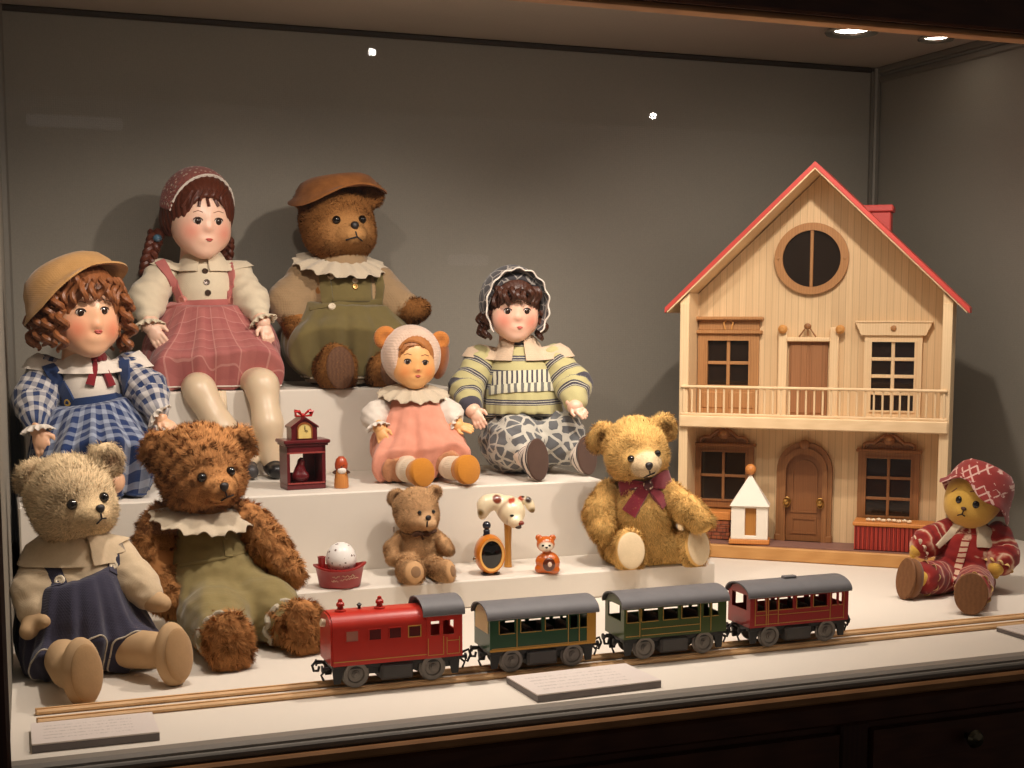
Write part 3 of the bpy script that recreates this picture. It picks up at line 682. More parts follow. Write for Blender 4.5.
# arched front door
def arch(cx,w,z0,z1,n=18):
    zz=z1-w*1.12
    P=[(cx-w,z0),(cx+w,z0)]
    for i in range(n+1):
        a=PI*i/n; P.append((cx+w*math.cos(a), zz+ (w*1.12)*math.sin(a)**.9))
    return P
dc=-.0275
m=hb().ring(arch(dc,.0525,zf,.219),arch(dc,.0345,zf,.196),yf-.010,yf+.001).ring(arch(dc,.044,zf,.208),arch(dc,.0345,zf,.196),yf-.0135,yf-.010)
m.ell((dc,yf-.012,.214),(.010,.005,.010)).box((dc-.0545,yf-.013,zf),(dc-.0335,yf,zf+.012),.001).box((dc+.0335,yf-.013,zf),(dc+.0545,yf,zf+.012),.001)
w=m.build('door_frame',M_trimd,hr,30)
d=hb().prism(arch(dc,.0345,zf,.196),yf-.004,yf-.001)
d.ring(arch(dc,.025,zf+.055,.184),arch(dc,.021,zf+.059,.179),yf-.006,yf-.004).ring([(dc-.024,zf+.014),(dc+.024,zf+.014),(dc+.024,zf+.046),(dc-.024,zf+.046)],[(dc-.020,zf+.018),(dc+.020,zf+.018),(dc+.020,zf+.042),(dc-.020,zf+.042)],yf-.006,yf-.004)
d=d.build('door',M_doorw,w,30)
for s in(-1,1):
    m=hb().lathe([(0,0),(.0075,0),(.0085,.002),(.004,.004),(.0035,.008),(.006,.011),(.005,.014),(0,.0155)],18,frame((0,-1,0)),(dc+s*.032,yf-.010,.104))
    m.tube([(dc+s*.032+.006*math.cos(a),yf-.014,.102+.009*math.sin(a)) for a in np.linspace(0,2*PI,16)[:-1]],.0012,6,closed=True); m.build('handle',M_brass,d)
# ------------------------------------------------------------------ on the porch
def on_house(x,y,z=zf+.0013): return H.A+Rz(-H.psi)@V(x,y,z)
M_white=m_plain('white card',rgb(232,222,206),.6,0,.04,40)
M_orangew=m_wood('orange wood',rgb(184,112,52),rgb(210,142,76),scale=18,rough=.45)
k=H.J(746,546.5,z=zf); K=empty('toy_kiosk',on_house(k[0],max(k[1],.02)+.002),-H.psi+.12,'small white peaked kiosk with orange ball on top, on the dolls house porch','kiosk')
MB().box((-.038,-.022,0),(.038,.022,.009),.0015).build('base',M_orangew,K)
MB().box((-.0345,-.019,.009),(-.0085,.019,.073),.001).box((.0125,-.019,.009),(.0345,.019,.073),.001).box((-.009,.012,.009),(.013,.019,.073)).box((-.0345,-.0192,.009),(.0345,.019,.016),.001).box((-.0345,-.0192,.069),(.0345,.019,.074),.001).build('wall',M_white,K)
MB().box((-.0085,-.012,.016),(.0125,-.008,.069)).build('door',m_wood('kiosk door',rgb(160,104,44),rgb(176,122,58),scale=16),K)
MB().add([(-.037,-.024,.073),(.037,-.024,.073),(.037,.024,.073),(-.037,.024,.073),(0,0,.133)],[(3,2,1,0),(0,1,4),(1,2,4),(2,3,4),(3,0,4)]).build('roof',M_white,K,20)
MB().ell((0,0,.141),.0105,n=24).build('ball',M_orangew,K)
t=NT('fluted red'); co=t.coord(); x,y,z=t.sep(co); st=t.math('MULTIPLY_ADD',t.math('SINE',t.math('MULTIPLY',x,800)),.5,.5)
t.bump(st,.6,.002); M_flute=t.fin(t.mix(st,rgb(120,34,26),rgb(178,62,48)),.5)
k0=H.J(853,551,z=zf); k1=H.J(931,555,z=zf)
PX0=k0[0]; PX1=k1[0]
P=empty('red_planter',on_house((PX0+PX1)/2,.038),-H.psi,'long red fluted planter box with wooden rim on the right of the porch','planter')
hw=(PX1-PX0)/2
fl=MB(); nfl=38
for i in range(nfl):
    xa=-hw+2*hw*i/nfl; fl.tube([(xa+hw/nfl,-.026,.001),(xa+hw/nfl,-.026,.044)],hw/nfl*.95,8)
fl.box((-hw,-.026,0),(hw,.028,.045),.001); fl.build('planter_box',M_flute,P)
MB().box((-hw-.003,-.0305,.045),(hw+.003,.031,.052),.0015).build('rim',M_orangew,P)
M_bead=m_plain('cream bead',rgb(232,212,180),.5)
for i in range(9):
    x=-hw+.024+i*.0092; y=random.uniform(-.018,-.002)
    o=MB()
    for a in range(5): o.ell((.0026*math.cos(a*1.257),.0026*math.sin(a*1.257),.003),(.0022,.0022,.0026),n=8)
    o.ell((0,0,.0045),.002,n=8).tube([(0,0,0),(0,0,.004)],.001,6)
    o=o.build('toy_flower',M_bead); o.location=on_house((PX0+PX1)/2+x,.038+y,zf+.0536)
    tag(o,'tiny cream flower on top of the red planter','flower','cream flowers on the red planter')
k0=H.J(694,537,z=zf); 
t=NT('toy brick'); co=t.coord(); br=t.n('ShaderNodeTexBrick',i_Vector=t.coord(scale=(1,1,1),rot=(PI/2,0,0)),i_Scale=34.0,i_Mortar_Size=.03,i_Color1=rgb(158,86,48),i_Color2=rgb(134,66,38),i_Mortar=rgb(96,60,40))
M_brick=t.fin(br.outputs[0],.7)
B=empty('brick_planter',on_house(-.199,.060),-H.psi,'small brick planter with wooden top on the left of the porch','planter')
B.scale=(.78,1,1); bm_=MB()
for r in range(3):
    for i in range(4):
        x0=-.045+i*.0235-(r%2)*.010; bm_.box((max(x0,-.046),-.020,.0005+r*.0125),(min(x0+.0225,.046),.020,.0125+r*.0125),.001)
bm_.box((-.044,-.018,0),(.044,.018,.037)); bm_.build('brick_box',M_brick,B)
MB().box((-.049,-.0225,.038),(.049,.0225,.054),.0015).build('rim',M_orangew,B)
# ================================================================== toy train
M_tin_red=m_plain('red tin',rgb(150,26,24),.38,0,.08,50,coat=.15); M_tin_loco=m_plain('loco red tin',rgb(186,42,28),.36,0,.08,50,coat=.15)
M_tin_gr=m_plain('dark green tin',rgb(24,66,36),.36,0,.12,50,coat=.15); M_tin_ol=m_plain('olive green tin',rgb(58,74,24),.36,0,.12,50,coat=.15)
M_tin_roof=m_plain('grey roof tin',rgb(108,106,108),.6,0,.15,60); M_blk=m_plain('black tin',rgb(22,20,20),.5,0,.3,60); M_tank=m_plain('dark grey tin',rgb(58,54,52),.55,0,.12,60)
M_wheel=m_plain('grey wheel metal',rgb(112,106,100),.45,.55,.15,90); M_gold=m_plain('gilt line',rgb(196,150,72),.4,.3,.1)
M_cream=m_plain('cream tin',rgb(206,176,112),.45,0,.08,50); M_ochre=m_plain('ochre tin',rgb(186,134,44),.4,0,.1,50); M_seat=m_plain('dark compartment',rgb(40,18,14),.7)
TYC=1.645
for o in list(tr_.children): o.location=(0,TYC-TY,0)
TZ=.0093
def wheels(root,xs,r=.0152):
    for x in xs:
        ax=MB().tube([(x,-.024,TZ+r-.001),(x,.024,TZ+r-.001)],.002,8).build('axle',M_blk,root)
        for s in(-1,1):
            m=MB().lathe([(0,.0045),(.0025,.0045),(.003,.003),(.0045,.0028),(.0052,.0012),(.0095,.0008),(.0108,.0028),(r-.0008,.0032),(r-.001,.0008),(r,0),(r+.0012,-.0006),(r+.0012,-.0022),(r-.002,-.0026),(0,-.0026)][::-1],32,frame((0,s,0)),(x,s*.0245,TZ+r-.001))
            m.build('wheel',M_wheel,ax)
def chassis(root,L,hooks=True):
    z0=.0365; m=MB().box((-L/2+.003,-.026,z0-.006),(L/2-.003,.026,z0),.001)
    for s in(-1,1):
        m.box((-L*.46,s*.0205-.0015,z0-.014),(L*.46,s*.0205+.0015,z0-.004),.0008)
        m.prism([(-L/2+.002,z0-.004),(-L/2+.016,z0-.004),(-L/2+.012,.014),(-L/2+.004,.014)],s*.024-.0015,s*.024+.0015)
        m.prism([(L/2-.016,z0-.004),(L/2-.002,z0-.004),(L/2-.004,.014),(L/2-.012,.014)],s*.024-.0015,s*.024+.0015)
    m.build('chassis',M_blk,root)
    MB().box((-.022,-.0295,.0145),(.020,.0295,.034),.002).box((-.020,-.031,.017),(.018,.031,.0325),.001).build('tank',M_tank,root)
    for s in(-1,1):
        e=s*L/2
        for y in(-.017,.017): MB().tube([(e,y,z0-.004),(e+s*.008,y,z0-.004)],.0022,8).lathe([(0,0),(.0045,0),(.0045,.0015),(0,.002)],12,frame((s,0,0)),(e+s*.008,y,z0-.004)).build('buffer',M_blk,root)
        m=MB()
        if s>0: m.tube([(e,0,z0-.004),(e+.010,0,z0-.003),(e+.017,-.004,z0+.001),(e+.019,-.006,z0-.006),(e+.015,-.006,z0-.014),(e+.012,-.004,z0-.012)],.0017,8)
        else: m.tube([(e,0,z0-.004),(e-.006,-.002,z0+.002),(e-.014,-.006,z0+.004),(e-.019,-.007,z0-.001),(e-.017,-.006,z0-.008),(e-.011,-.004,z0-.009),(e-.009,-.002,z0-.004)],.0017,8)
        m.tube([(e+s*.002,-.012,z0-.006),(e+s*.009,-.012,z0-.013),(e+s*.006,-.012,z0-.020)],.0015,6); m.build('coupling',M_blk,root)
def gilt(m,x0,z0,x1,z1,y,w=.0008):
    m.box((min(x0,x1)-w/2,y-.0006,min(z0,z1)-w/2),(max(x0,x1)+w/2,y+.0004,max(z0,z1)+w/2))
def coach(x,L,mat,label,wins,doors,lines,endwin,endcol=None,stripcol=None,vent=False):
    r=empty('railway_coach',(x,TYC,0),0,label,'railway coach','toy railway coaches'); w=.030; z0,zs,zh,z1=.037,.060,.0765,.081
    m=MB()
    for s in(-1,1):
        y0,y1=sorted((s*w,s*(w-.002)))
        m.box((-L/2,y0,z0),(L/2,y1,zs)).box((-L/2,y0,zh),(L/2,y1,z1))
        ops=sorted(wins); xx=-L/2
        for a,b in ops+[(1,1)]:
            xa=-L/2+a*L; m.box((xx,y0,zs),(xa,y1,zh)); xx=-L/2+b*L
    if 1:
        for s in(-1,1):
            x0,x1=sorted((s*L/2,s*(L/2-.002)))
            m.box((x0,-w+.002,z0),(x1,w-.002,zs))
            m.box((x0,-w+.002,zs),(x1,-w+.010,z1)).box((x0,w-.010,zs),(x1,w-.002,z1))
            m.prism([(-w+.002,z1),(w-.002,z1),(w*.6,z1+.009),(0,z1+.013),(-w*.6,z1+.009)],x0,x1,M=np.array([[0,1,0],[1,0,0],[0,0,1]],float))
            if not endwin: m.box((x0,-w+.010,zs),(x1,w-.010,z1))
    m.box((-L/2+.002,-w+.002,z0),(L/2-.002,w-.002,z0+.002))
    m.build('body',mat,r,30)
    if endcol is not None:
        for s in(-1,1): x0=s*(L/2+.0002); MB().prism([(-w*.8,zs),(w*.8,zs),(w*.8,z1),(w*.5,z1+.009),(0,z1+.013),(-w*.5,z1+.009),(-w*.8,z1)],x0-.0006,x0+.0006,M=np.array([[0,1,0],[1,0,0],[0,0,1]],float)).build('end_panel',endcol,r)
    if stripcol is not None: MB().box((L*.415,-w-.0005,z0+.003),(L/2+.0004,-w+.001,z1),.0003).box((-L/2,-w-.0005,z0),(L/2,-w+.001,z0+.003),.0003).build('ochre_strip',stripcol,r)
    prof=[(w+.003,z1-.001)]+[((w+.003)*math.cos(a),z1-.001+.0165*math.sin(a)**.95) for a in np.linspace(.12,PI-.12,15)]+[(-w-.003,z1-.001)]
    inner=[(a*.96,b-.0018) for a,b in prof]
    MB().prism(prof+inner[::-1],-L/2-.004,L/2+.004,M=np.array([[0,1,0],[1,0,0],[0,0,1]],float)).build('roof',M_tin_roof,r,40)
    if vent: MB().box((-.010,-.005,z1+.014),(.010,.005,z1+.019),.001).build('roof_vent',M_tin_roof,r)
    g=MB()
    for a,b in wins:
        xa,xb=-L/2+a*L,-L/2+b*L
        gilt(g,xa,zs-.0006,xb,zs-.0006,-w)
        if b-a>.09: gilt(g,xa-.0008,zs,xa-.0008,zh,-w)
    for a in doors: gilt(g,-L/2+a*L,z0+.003,-L/2+a*L,zh+.001,-w)
    for a,b,zz in lines: gilt(g,-L/2+a*L,z0+zz,-L/2+b*L,z0+zz,-w)
    g.build('gilt_lining',M_gold,r)
    for a in(.2,.42,.62,.8): MB().box((-L/2+a*L-.008,-.020,z0+.002),(-L/2+a*L+.002,.022,zs+.002),.002).build('bench',M_seat,r)
    chassis(r,L); wheels(r,(-.29*L,.29*L)); return r
coach(.657,.147,M_tin_gr,'dark green coach with ochre end strip and cream end panel, behind the red locomotive',[(.09,.23),(.29,.48),(.52,.72),(.755,.825),(.85,.92)],[.25,.735,.84],[(.02,.93,.004)],False,M_cream,M_ochre)
coach(.848,.153,M_tin_ol,'olive green coach with plain green ends, third vehicle of the train',[(.03,.14),(.17,.33),(.38,.52),(.56,.72),(.77,.83),(.86,.92)],[.15,.74,.845],[(.17,.73,.013),(.17,.73,.004),(.02,.14,.004)],True)
coach(1.0405,.158,M_tin_red,'red coach with rooftop vent and gilt door lines, last vehicle of the train',[(.07,.15),(.19,.27),(.29,.43),(.47,.61),(.64,.78),(.83,.88),(.90,.935)],[.05,.16,.18,.28,.81,.95],[(.05,.94,.004),(.05,.27,.017),(.28,.80,.016)],True,vent=True)
# locomotive
L=.168; r=empty('toy_locomotive',(.4625,TYC,0),0,'red tin locomotive with grey cab roof, leading the toy train','locomotive')
w=.030; z0=.037; R_=.022; zt=.100
def hood(w,zt,R_,z0,n=8):
    P=[(-w,z0),(w,z0)]
    for i in range(n+1): a=PI/2*i/n; P.append((w-R_+R_*math.cos(a),zt-R_*.8+R_*.8*math.sin(a)))
    for i in range(n+1): a=PI/2+PI/2*i/n; P.append((-w+R_+R_*math.cos(a),zt-R_*.8+R_*.8*math.sin(a)))
    return P
SW=np.array([[0,1,0],[1,0,0],[0,0,1]],float)
cabx=.037
m=MB().prism(hood(w,zt,R_,z0),-L/2+.002,cabx,M=SW).prism(hood(w-.002,zt-.002,R_,z0+.001),-L/2-.0005,-L/2+.002,M=SW)
m.build('boiler',M_tin_loco,r,30)
m=MB()
for s in(-1,1):
    y0,y1=sorted((s*(w+.0006),s*(w-.0015)))
    m.box((cabx,y0,z0),(L/2,y1,.066)).box((cabx,y0,.084),(L/2,y1,.094)); xx=cabx
    for a,b in((.12,.36),(.46,.76)): m.box((xx,y0,.066),(cabx+(L/2-cabx)*a,y1,.084)); xx=cabx+(L/2-cabx)*b
    m.box((xx,y0,.066),(L/2,y1,.084))
for x0 in(cabx,L/2-.002): m.box((x0,-w+.0015,z0),(x0+.002,w-.0015,.066)).box((x0,-w+.0015,.066),(x0+.002,-w+.012,.094)).box((x0,w-.012,.066),(x0+.002,w-.0015,.094))
m.build('cab',M_tin_loco,r,30)
prof=[(w+.003,.092)]+[((w+.003)*math.cos(a),.092+.0185*math.sin(a)**.8) for a in np.linspace(.15,PI-.15,15)]+[(-w-.003,.092)]
MB().prism(prof+[(a*.96,b-.0018) for a,b in prof][::-1],cabx-.005,L/2+.003,M=SW).build('cab_roof',M_tin_roof,r,40)
g=MB(); gilt(g,-L/2+.003,z0+.0055,cabx,z0+.0055,-w,.001)
for x in(cabx+.002,cabx+.022,cabx+.0265,cabx+.043): gilt(g,x,z0+.004,x,.064 if x<cabx+.024 and x>cabx+.01 else .062,-w-.0006)
gilt(g,cabx+.002,z0+.004,cabx+.022,z0+.004,-w-.0006); gilt(g,cabx+.0265,z0+.004,cabx+.043,z0+.004,-w-.0006); gilt(g,cabx+.0265,.058,cabx+.043,.058,-w-.0006)
g.build('gilt_lining',M_gold,r)
M_pink=m_plain('pink reflection window',rgb(170,112,96),.3); M_red2=m_plain('dark red recess',rgb(84,14,12),.35)  # first pane's grey-pink colour stands in for a reflection
for i,x in enumerate((-.058,-.029,-.0035,.0215)):
    f=MB().ring([(x-.0085,.066),(x+.0085,.066),(x+.0085,.081),(x-.0085,.081)],[(x-.0073,.0672),(x+.0073,.0672),(x+.0073,.0798),(x-.0073,.0798)],-w-.0009,-w+.001).build('window_frame',M_tin_loco if i<3 else M_gold,r)
    MB().box((x-.0073,-w-.0004,.0672),(x+.0073,-w+.0006,.0798)).build('window_pane',M_pink if i==0 else M_red2,f)
for x,h in((-.066,1.0),(-.016,1.0)):
    MB().lathe([(.0075,0),(.0068,.003),(.004,.004),(.0035,.007),(.0052,.008),(.005,.011),(.003,.013),(.0025,.016),(0,.017)],20,t=(x,-.004,zt-.001)).build('steam_dome',M_tin_loco,r)
MB().lathe([(.002,0),(.002,.004),(.0035,.006),(0,.009)],12,t=(-.04,.004,zt-.001)).build('whistle',M_blk,r)
MB().tube([(-L/2-.001,0,.086),(-L/2-.006,0,.087)],.005,14).build('headlamp',m_plain('cream lamp',rgb(220,200,170),.3),r)
chassis(r,L); wheels(r,(-.053,.046),.0163)
# ================================================================== small toys
M_lac=m_plain('dark red lacquer',rgb(92,16,22),.32,0,.2,50,coat=.25); M_ltr=m_plain('worn red edge',rgb(150,62,56),.4,0,.2,90)
f=Fig('clock_house','dark red wooden clock house with open front and a red bow on top','clock house',303,488,Z2); q=f.root; q.rotation_euler=(0,0,-f.psi+rad(17))
a=.033; d=.022; hh=.076
m=MB().box((-a,-d,0),(a,d,.009),.001).box((-a-.006,-d-.006,hh),(a+.007,d+.004,hh+.006),.0015).box((-a-.003,-d-.003,hh-.004),(a+.004,d+.002,hh),.001)
m.box((-a,-d,.009),(-a+.005,d,hh-.004)).box((a-.006,-d,.009),(a,d,hh-.004)).box((-a,-d,hh-.016),(a,d,hh-.004)).box((-a,d-.003,.009),(-a+.010,d,hh-.016)).box((a-.026,d-.003,.009),(a,d,hh-.016)).box((-a,d-.003,.009),(a,d,.024))
m.build('case',M_lac,q)
MB().box((-a+.001,-d-.0012,.009),(a-.002,-d,.0115)).box((-a,-d-.0012,hh-.0165),(a-.001,-d,hh-.014)).build('edge_moulding',M_ltr,q)
m=MB().prism([(-.023,hh+.006),(.021,hh+.006),(.021,hh+.026),(-.001,hh+.040),(-.023,hh+.026)],-.016,.012)
m.prism([(-.025,hh+.025),(-.001,hh+.041),(.023,hh+.025),(.023,hh+.028),(-.001,hh+.0445),(-.025,hh+.028)],-.019,.015); g_=m.build('gable',M_lac,q)
ar=[(-.012,hh+.008),(.010,hh+.008)]+[(-.001+.011*math.cos(x),hh+.022+.010*math.sin(x)) for x in np.linspace(0,PI,12)]
MB().prism(ar,-.0185,-.0155).build('dial',m_plain('aged cream dial',rgb(222,196,120),.35,0,.15,120),g_)
MB().ring([(x*1.18+.0002,hh+.006+(z-hh-.006)*1.1) for x,z in ar],ar,-.0195,-.0155).build('dial_frame',m_plain('gilt wood',rgb(150,86,40),.4,.2),g_)
m=MB().tube([(-.001,-.020,hh+.022),(-.001,-.020,hh+.029)],.0006,6).tube([(-.001,-.020,hh+.022),(.004,-.020,hh+.020)],.0006,6); m.build('clock_hand',M_blk,g_)
M_bow=m_plain('red ribbon',rgb(186,22,22),.35,0,.12,80)
m=MB()
for s in(-1,1):
    for k_ in(0,1): m.tube([(-.001,-.008,hh+.044),(s*(.008+.002*k_),-.012+.006*k_,hh+.053),(s*(.015-.003*k_),-.012+.006*k_,hh+.052+.003*k_),(s*.013,-.010+.004*k_,hh+.045),(-.001,-.008,hh+.044)],[.001,.0022,.0028,.002,.001],8)
m.ell((-.001,-.009,hh+.046),.0035,n=10); m.build('bow',M_bow,q)
sf=Soft(.0013); sf.chain([(V(-.006,-.004,.010),.0115),(V(-.006,-.004,.022),.0085),(V(-.005,-.004,.034),.005)]).ell((-.004,-.008,.037),(.0045,.0045,.0055)).ell((-.012,-.006,.012),(.007,.007,.006)).ell((.002,-.008,.012),(.006,.006,.005))
o=skin('red_figurine',[sf],M_lac,None); o.location=f.A+Rz(-f.psi+rad(17))@V(0,0,.0095); o.rotation_euler=(0,0,-f.psi+rad(17)); tag(o,'tiny dark red figurine sitting inside the clock house','figurine')
o=MB().tube([(.002,.013,.040),(.012,.013,.064)],.0012,8).build('pendulum',M_lac,q)
f=Fig('wooden_peg_man','tiny orange wooden peg man with red cap and white beard, right of the clock house','figurine',341.5,488,Z2); q=f.root
MB().lathe([(0,0),(.0115,0),(.0122,.002),(.0118,.012),(.010,.026),(.0085,.031),(.009,.036),(.0088,.043),(0,.046)],24).build('body',M_orangew,q)
MB().lathe([(.0085,.030),(.0105,.033),(.0108,.040),(.0085,.048),(.004,.0525),(0,.053)],24).build('cap',m_plain('orange red cap',rgb(176,70,30),.35,0,.15,60,coat=.3),q)
MB().ell((.001,-.0085,.0295),(.0075,.004,.0055),n=14).build('beard',m_plain('white paint',rgb(232,222,210),.5),q)
m=MB()
for s in(-1,1): m.tube([(s*.008,-.002,.029),(s*.0125,-.005,.026),(s*.010,-.010,.0255)],[.002,.0024,.0018],8)
m.build('arm',m_plain('dark brown paint',rgb(70,38,20),.4),q)
m=MB()
for s in(-1,1): m.ell((.0005+s*.0035,-.0095,.0385),.0011,n=8)
m.ell((.0005,-.0105,.036),.0014,n=8); m.build('face',M_blk,q)
# boat with egg
M_boat=m_plain('red glazed boat',rgb(150,30,30),.4,0,.15,60,coat=.2)
f=Fig('toy_boat','red toy boat with funnel and painted writing, holding a speckled white egg','boat',340,587,Z1); q=f.root; p=f.px
def hull(s,z,k=0): return
vs=[];fs=[];nn=40
lev=[(0,.0,.74,.60),(.05,0,.80,.68),(.5,0,.88,.86),(.85,0,.95,.95),(.93,0,1.04,1.06),(1.0,0,1.04,1.06),(1.0,0,.93,.86),(.72,0,.85,.76)]
for z,_,kx,ky in lev:
    for i in range(nn):
        a_=2*PI*i/nn; x=math.cos(a_); y=math.sin(a_); sheer=(.16*max(x,-x*.85)**2.2) if z>.4 else 0
        vs.append((25.5*p*kx*(abs(x)**.85)*(1 if x>0 else -1), 18.5*p*ky*(1-.35*abs(x)**3)*y, 20*p*(z+sheer*1.6*z)))
for i in range(len(lev)-1):
    for k in range(nn): fs.append((i*nn+k,i*nn+(k+1)%nn,(i+1)*nn+(k+1)%nn,(i+1)*nn+k))
fs+=[tuple(range(nn))[::-1],tuple((len(lev)-1)*nn+k for k in range(nn))]
hu=MB().add(vs,fs).build('hull',M_boat,q,50)
BV[hu.name]=BVHTree.FromPolygons([tuple(v) for v in vs],fs)
MB().lathe([(3.0*p,0),(3.2*p,8*p),(3.9*p,17*p),(4.2*p,18*p),(2.8*p,18.2*p),(2.6*p,12*p),(0,12*p)],20,t=(-17.8*p,-5*p,14*p)).build('funnel',M_boat,q)
M_lett=m_plain('cream lettering',rgb(226,190,160),.6)
def scribble(line,amp,n,seed):
    rg=random.Random(seed); out=[]
    for i in range(n):
        t=i/(n-1); u=line[0]+(line[2]-line[0])*t; v=line[1]+(line[3]-line[1])*t+amp*rg.choice((-1,-.4,.5,1)); h=f.hit(u,v,[hu])
        if h: out.append(h[0]+h[1]*.0003)
    return out
m=MB()
for ln,am,n,sd in(((332.5,578,339.5,577),.8,12,1),((342,577.5,355,575.5),1.0,20,2),((331.5,581.8,338.5,581.2),.9,13,3),((340,581,358,577.5),.7,26,4)):
    P_=scribble(ln,am,n,sd)
    if len(P_)>3: m.tube(P_,.00048,5)
m.build('lettering',M_lett,hu)
t=NT('speckled egg'); co=t.coord(); vo=t.n('ShaderNodeTexVoronoi',i_Vector=co,i_Scale=150.0,i_Randomness=1.0).outputs[0]; nz=t.noise(co,260,3,.7); n2=t.noise(co,70,2)
sp=t.math('MULTIPLY',t.math('LESS_THAN',t.math('ADD',vo,t.math('MULTIPLY',nz,.5)),.50),t.math('GREATER_THAN',n2,.40))
M_egg=t.fin(t.mix(sp,rgb(236,230,224),t.mix(nz,rgb(120,70,56),rgb(60,66,64))),.35)
e=empty('speckled_egg',f.A+Rz(-f.psi)@V(1.5*p,0,15.2*p),-f.psi,'white egg with dark specks sitting in the red toy boat','egg')
MB().lathe([(0,0),(8*p,1*p),(13*p,5*p),(15.4*p,11*p),(15.2*p,16*p),(13.2*p,22*p),(9.6*p,26.8*p),(4.8*p,29.6*p),(0,30.4*p)],36).build('shell',M_egg,e)
# alarm clock, dog-headed cane, bear figurine
M_oc=m_plain('orange lacquer',rgb(206,120,34),.3,0,.12,40,coat=.4); M_navy=m_plain('navy enamel',rgb(22,26,40),.3,0,.2,50,coat=.3); M_gloss=m_plain('glossy black',rgb(12,11,10),.08,0,.2,30,coat=.6)
f=Fig('novelty_clock','orange oval desk clock with glossy black face and dark ball on top','clock',490,574.5,Z1); q=f.root; p=f.px; q.rotation_euler=(0,0,-f.psi+rad(15))
f0=frame((0,-1,0))
prof=[(0,.011),(.80,.011),(.84,.0135),(.93,.0135),(1.0,.009),(1.06,0),(1.02,-.012),(.8,-.022),(.4,-.026),(0,-.027)]
MB().lathe([(r_*14.6*p,z) for r_,z in prof][::-1],40,f0,(0,0,20.8*p),sy=1.30).build('body',M_oc,q)
MB().lathe([(0,.0145),(5*p,.0138),(9*p,.0118),(10.8*p,.0108),(0,.0108)][::-1],40,f0,(0,0,21.0*p),sy=1.34).build('dial',M_gloss,q)
MB().lathe([(10.8*p,.0105),(10.9*p,.0125),(12.6*p,.0138),(12.8*p,.011)],40,f0,(0,0,21.0*p),sy=1.32).build('rim',m_plain('pale orange rim',rgb(232,176,96),.35),q)
MB().lathe([(0,-.002),(3.4*p,-.002),(3.8*p,2*p),(3.2*p,4*p),(3.4*p,7*p),(2*p,8.5*p),(0,8.5*p)],20,t=(-2.4*p,.006,37.5*p)).build('neck',M_navy,q)
MB().ell((-2.4*p,.006,49.5*p),4.3*p,n=24).build('ball',M_navy,q)
MB().ell((-15.2*p,.004,16*p),(2*p,3*p,3.2*p),n=14).build('winding_knob',M_chrome,q)
m=MB()
for s in(-1,1): m.ell((s*6*p,-.002,1.5*p),(4*p,6*p,1.3*p))
m.build('foot',M_navy,q)
M_tan=m_wood('ochre cane wood',rgb(176,118,44),rgb(200,146,70),grain=(14,14,1),scale=14,rough=.35,coat=.3)
M_dog=m_attr('painted dog head',.3,.06,60,coat=.4,spec=.5)
f=Fig('dog_head_cane','short ochre stick topped by a cream dog head with brown patches','cane',508,567,Z1); q=f.root; p=f.px
MB().lathe([(0,0),(4.2*p,0),(3.6*p,6*p),(3.3*p,24*p),(3.9*p,40*p),(4.4*p,46*p),(0,47*p)],20).build('stick',M_tan,q)
sf=Soft(.0012)
hc=V(4*p,-.004,56*p)
sf.ell(hc,(13.5*p,13*p,13.8*p),k=.004).ell(hc+V(3.5*p,-9*p,-8*p),(7.5*p,8*p,7*p),k=.006).ell(hc+V(-4*p,4*p,4*p),(13*p,12*p,12.5*p),k=.006)
sf.ell(hc+V(-20*p,3*p,10*p),(15*p,9*p,8.5*p),Ry(rad(-12)),k=.005).ell(hc+V(-28*p,1*p,4*p),(6.5*p,7*p,12*p),Ry(rad(14)),k=.008)
sf.ell(hc+V(12*p,3*p,12.5*p),(6*p,5*p,3.5*p),Ry(rad(20)),k=.004).ell(hc+V(18*p,1*p,7.5*p),(4.6*p,4*p,9*p),Ry(rad(-22)),k=.004)
ochre=np.array(rgb(184,140,56)); crm=np.array(rgb(238,220,184)); brn=np.array(rgb(122,52,26)); rdb=np.array(rgb(176,66,36)); olv=np.array(rgb(120,92,30)); dk=np.array(rgb(52,34,22))
def dogcol(v,n):
    c=np.tile(crm,(len(v),1)); x=(v-hc)/p
    def blob(cx,cz,r,col,soft=1.5):
        nonlocal c
        d_=np.hypot(x[:,0]-cx,x[:,2]-cz)-r; w_=np.clip(.5-d_/soft,0,1)[:,None]; w_=w_*(n[:,1:2]<.3); c=c*(1-w_)+col*w_
    blob(-14.5,13.5,4.2,brn); blob(-16,14.5,3.5,brn); blob(-31.5,0,3.2,olv,3); blob(-1.5,12.4,2.4,rdb); blob(1,13,2,rdb); blob(9,14.5,3,rdb,2); blob(16.5,13,3.4,dk,2); blob(20.5,1,3.4,olv,3); blob(11,16,1.6,dk)
    ring=np.abs(np.linalg.norm(x-V(0,0,0),axis=1)-14.2); w_=(np.clip(1-ring/1.0,0,1)*(x[:,0]<-4)*.5)[:,None]; c=c*(1-w_)+brn*w_
    return c
hd=skin('dog_head',[sf],M_dog,q,col=dogcol,sm=2)
h=f.hit(521,523.5,[hd]); MB().ell(h[0],(3.2*p,2.8*p,2.5*p),n=14).build('nose',m_plain('brown nose',rgb(128,44,22),.25,coat=.4),hd)
h=f.hit(520.5,529.5,[hd]) or h; MB().ell(h[0],(3.4*p,2.4*p,2.0*p),n=14).build('mouth',m_plain('dark mouth',rgb(66,48,38),.3),hd)
h=f.hit(512,516,[hd]); MB().ell(h[0],(2.3*p,1.2*p,1.3*p),n=12).build('eye',M_gloss,hd)
f=Fig('bear_figurine','tiny orange glazed bear figurine with white mask and brown belly disc','figurine',546,573,Z1); q=f.root; p=f.px
sf=Soft(.001); b=V(2*p,0,10.5*p)
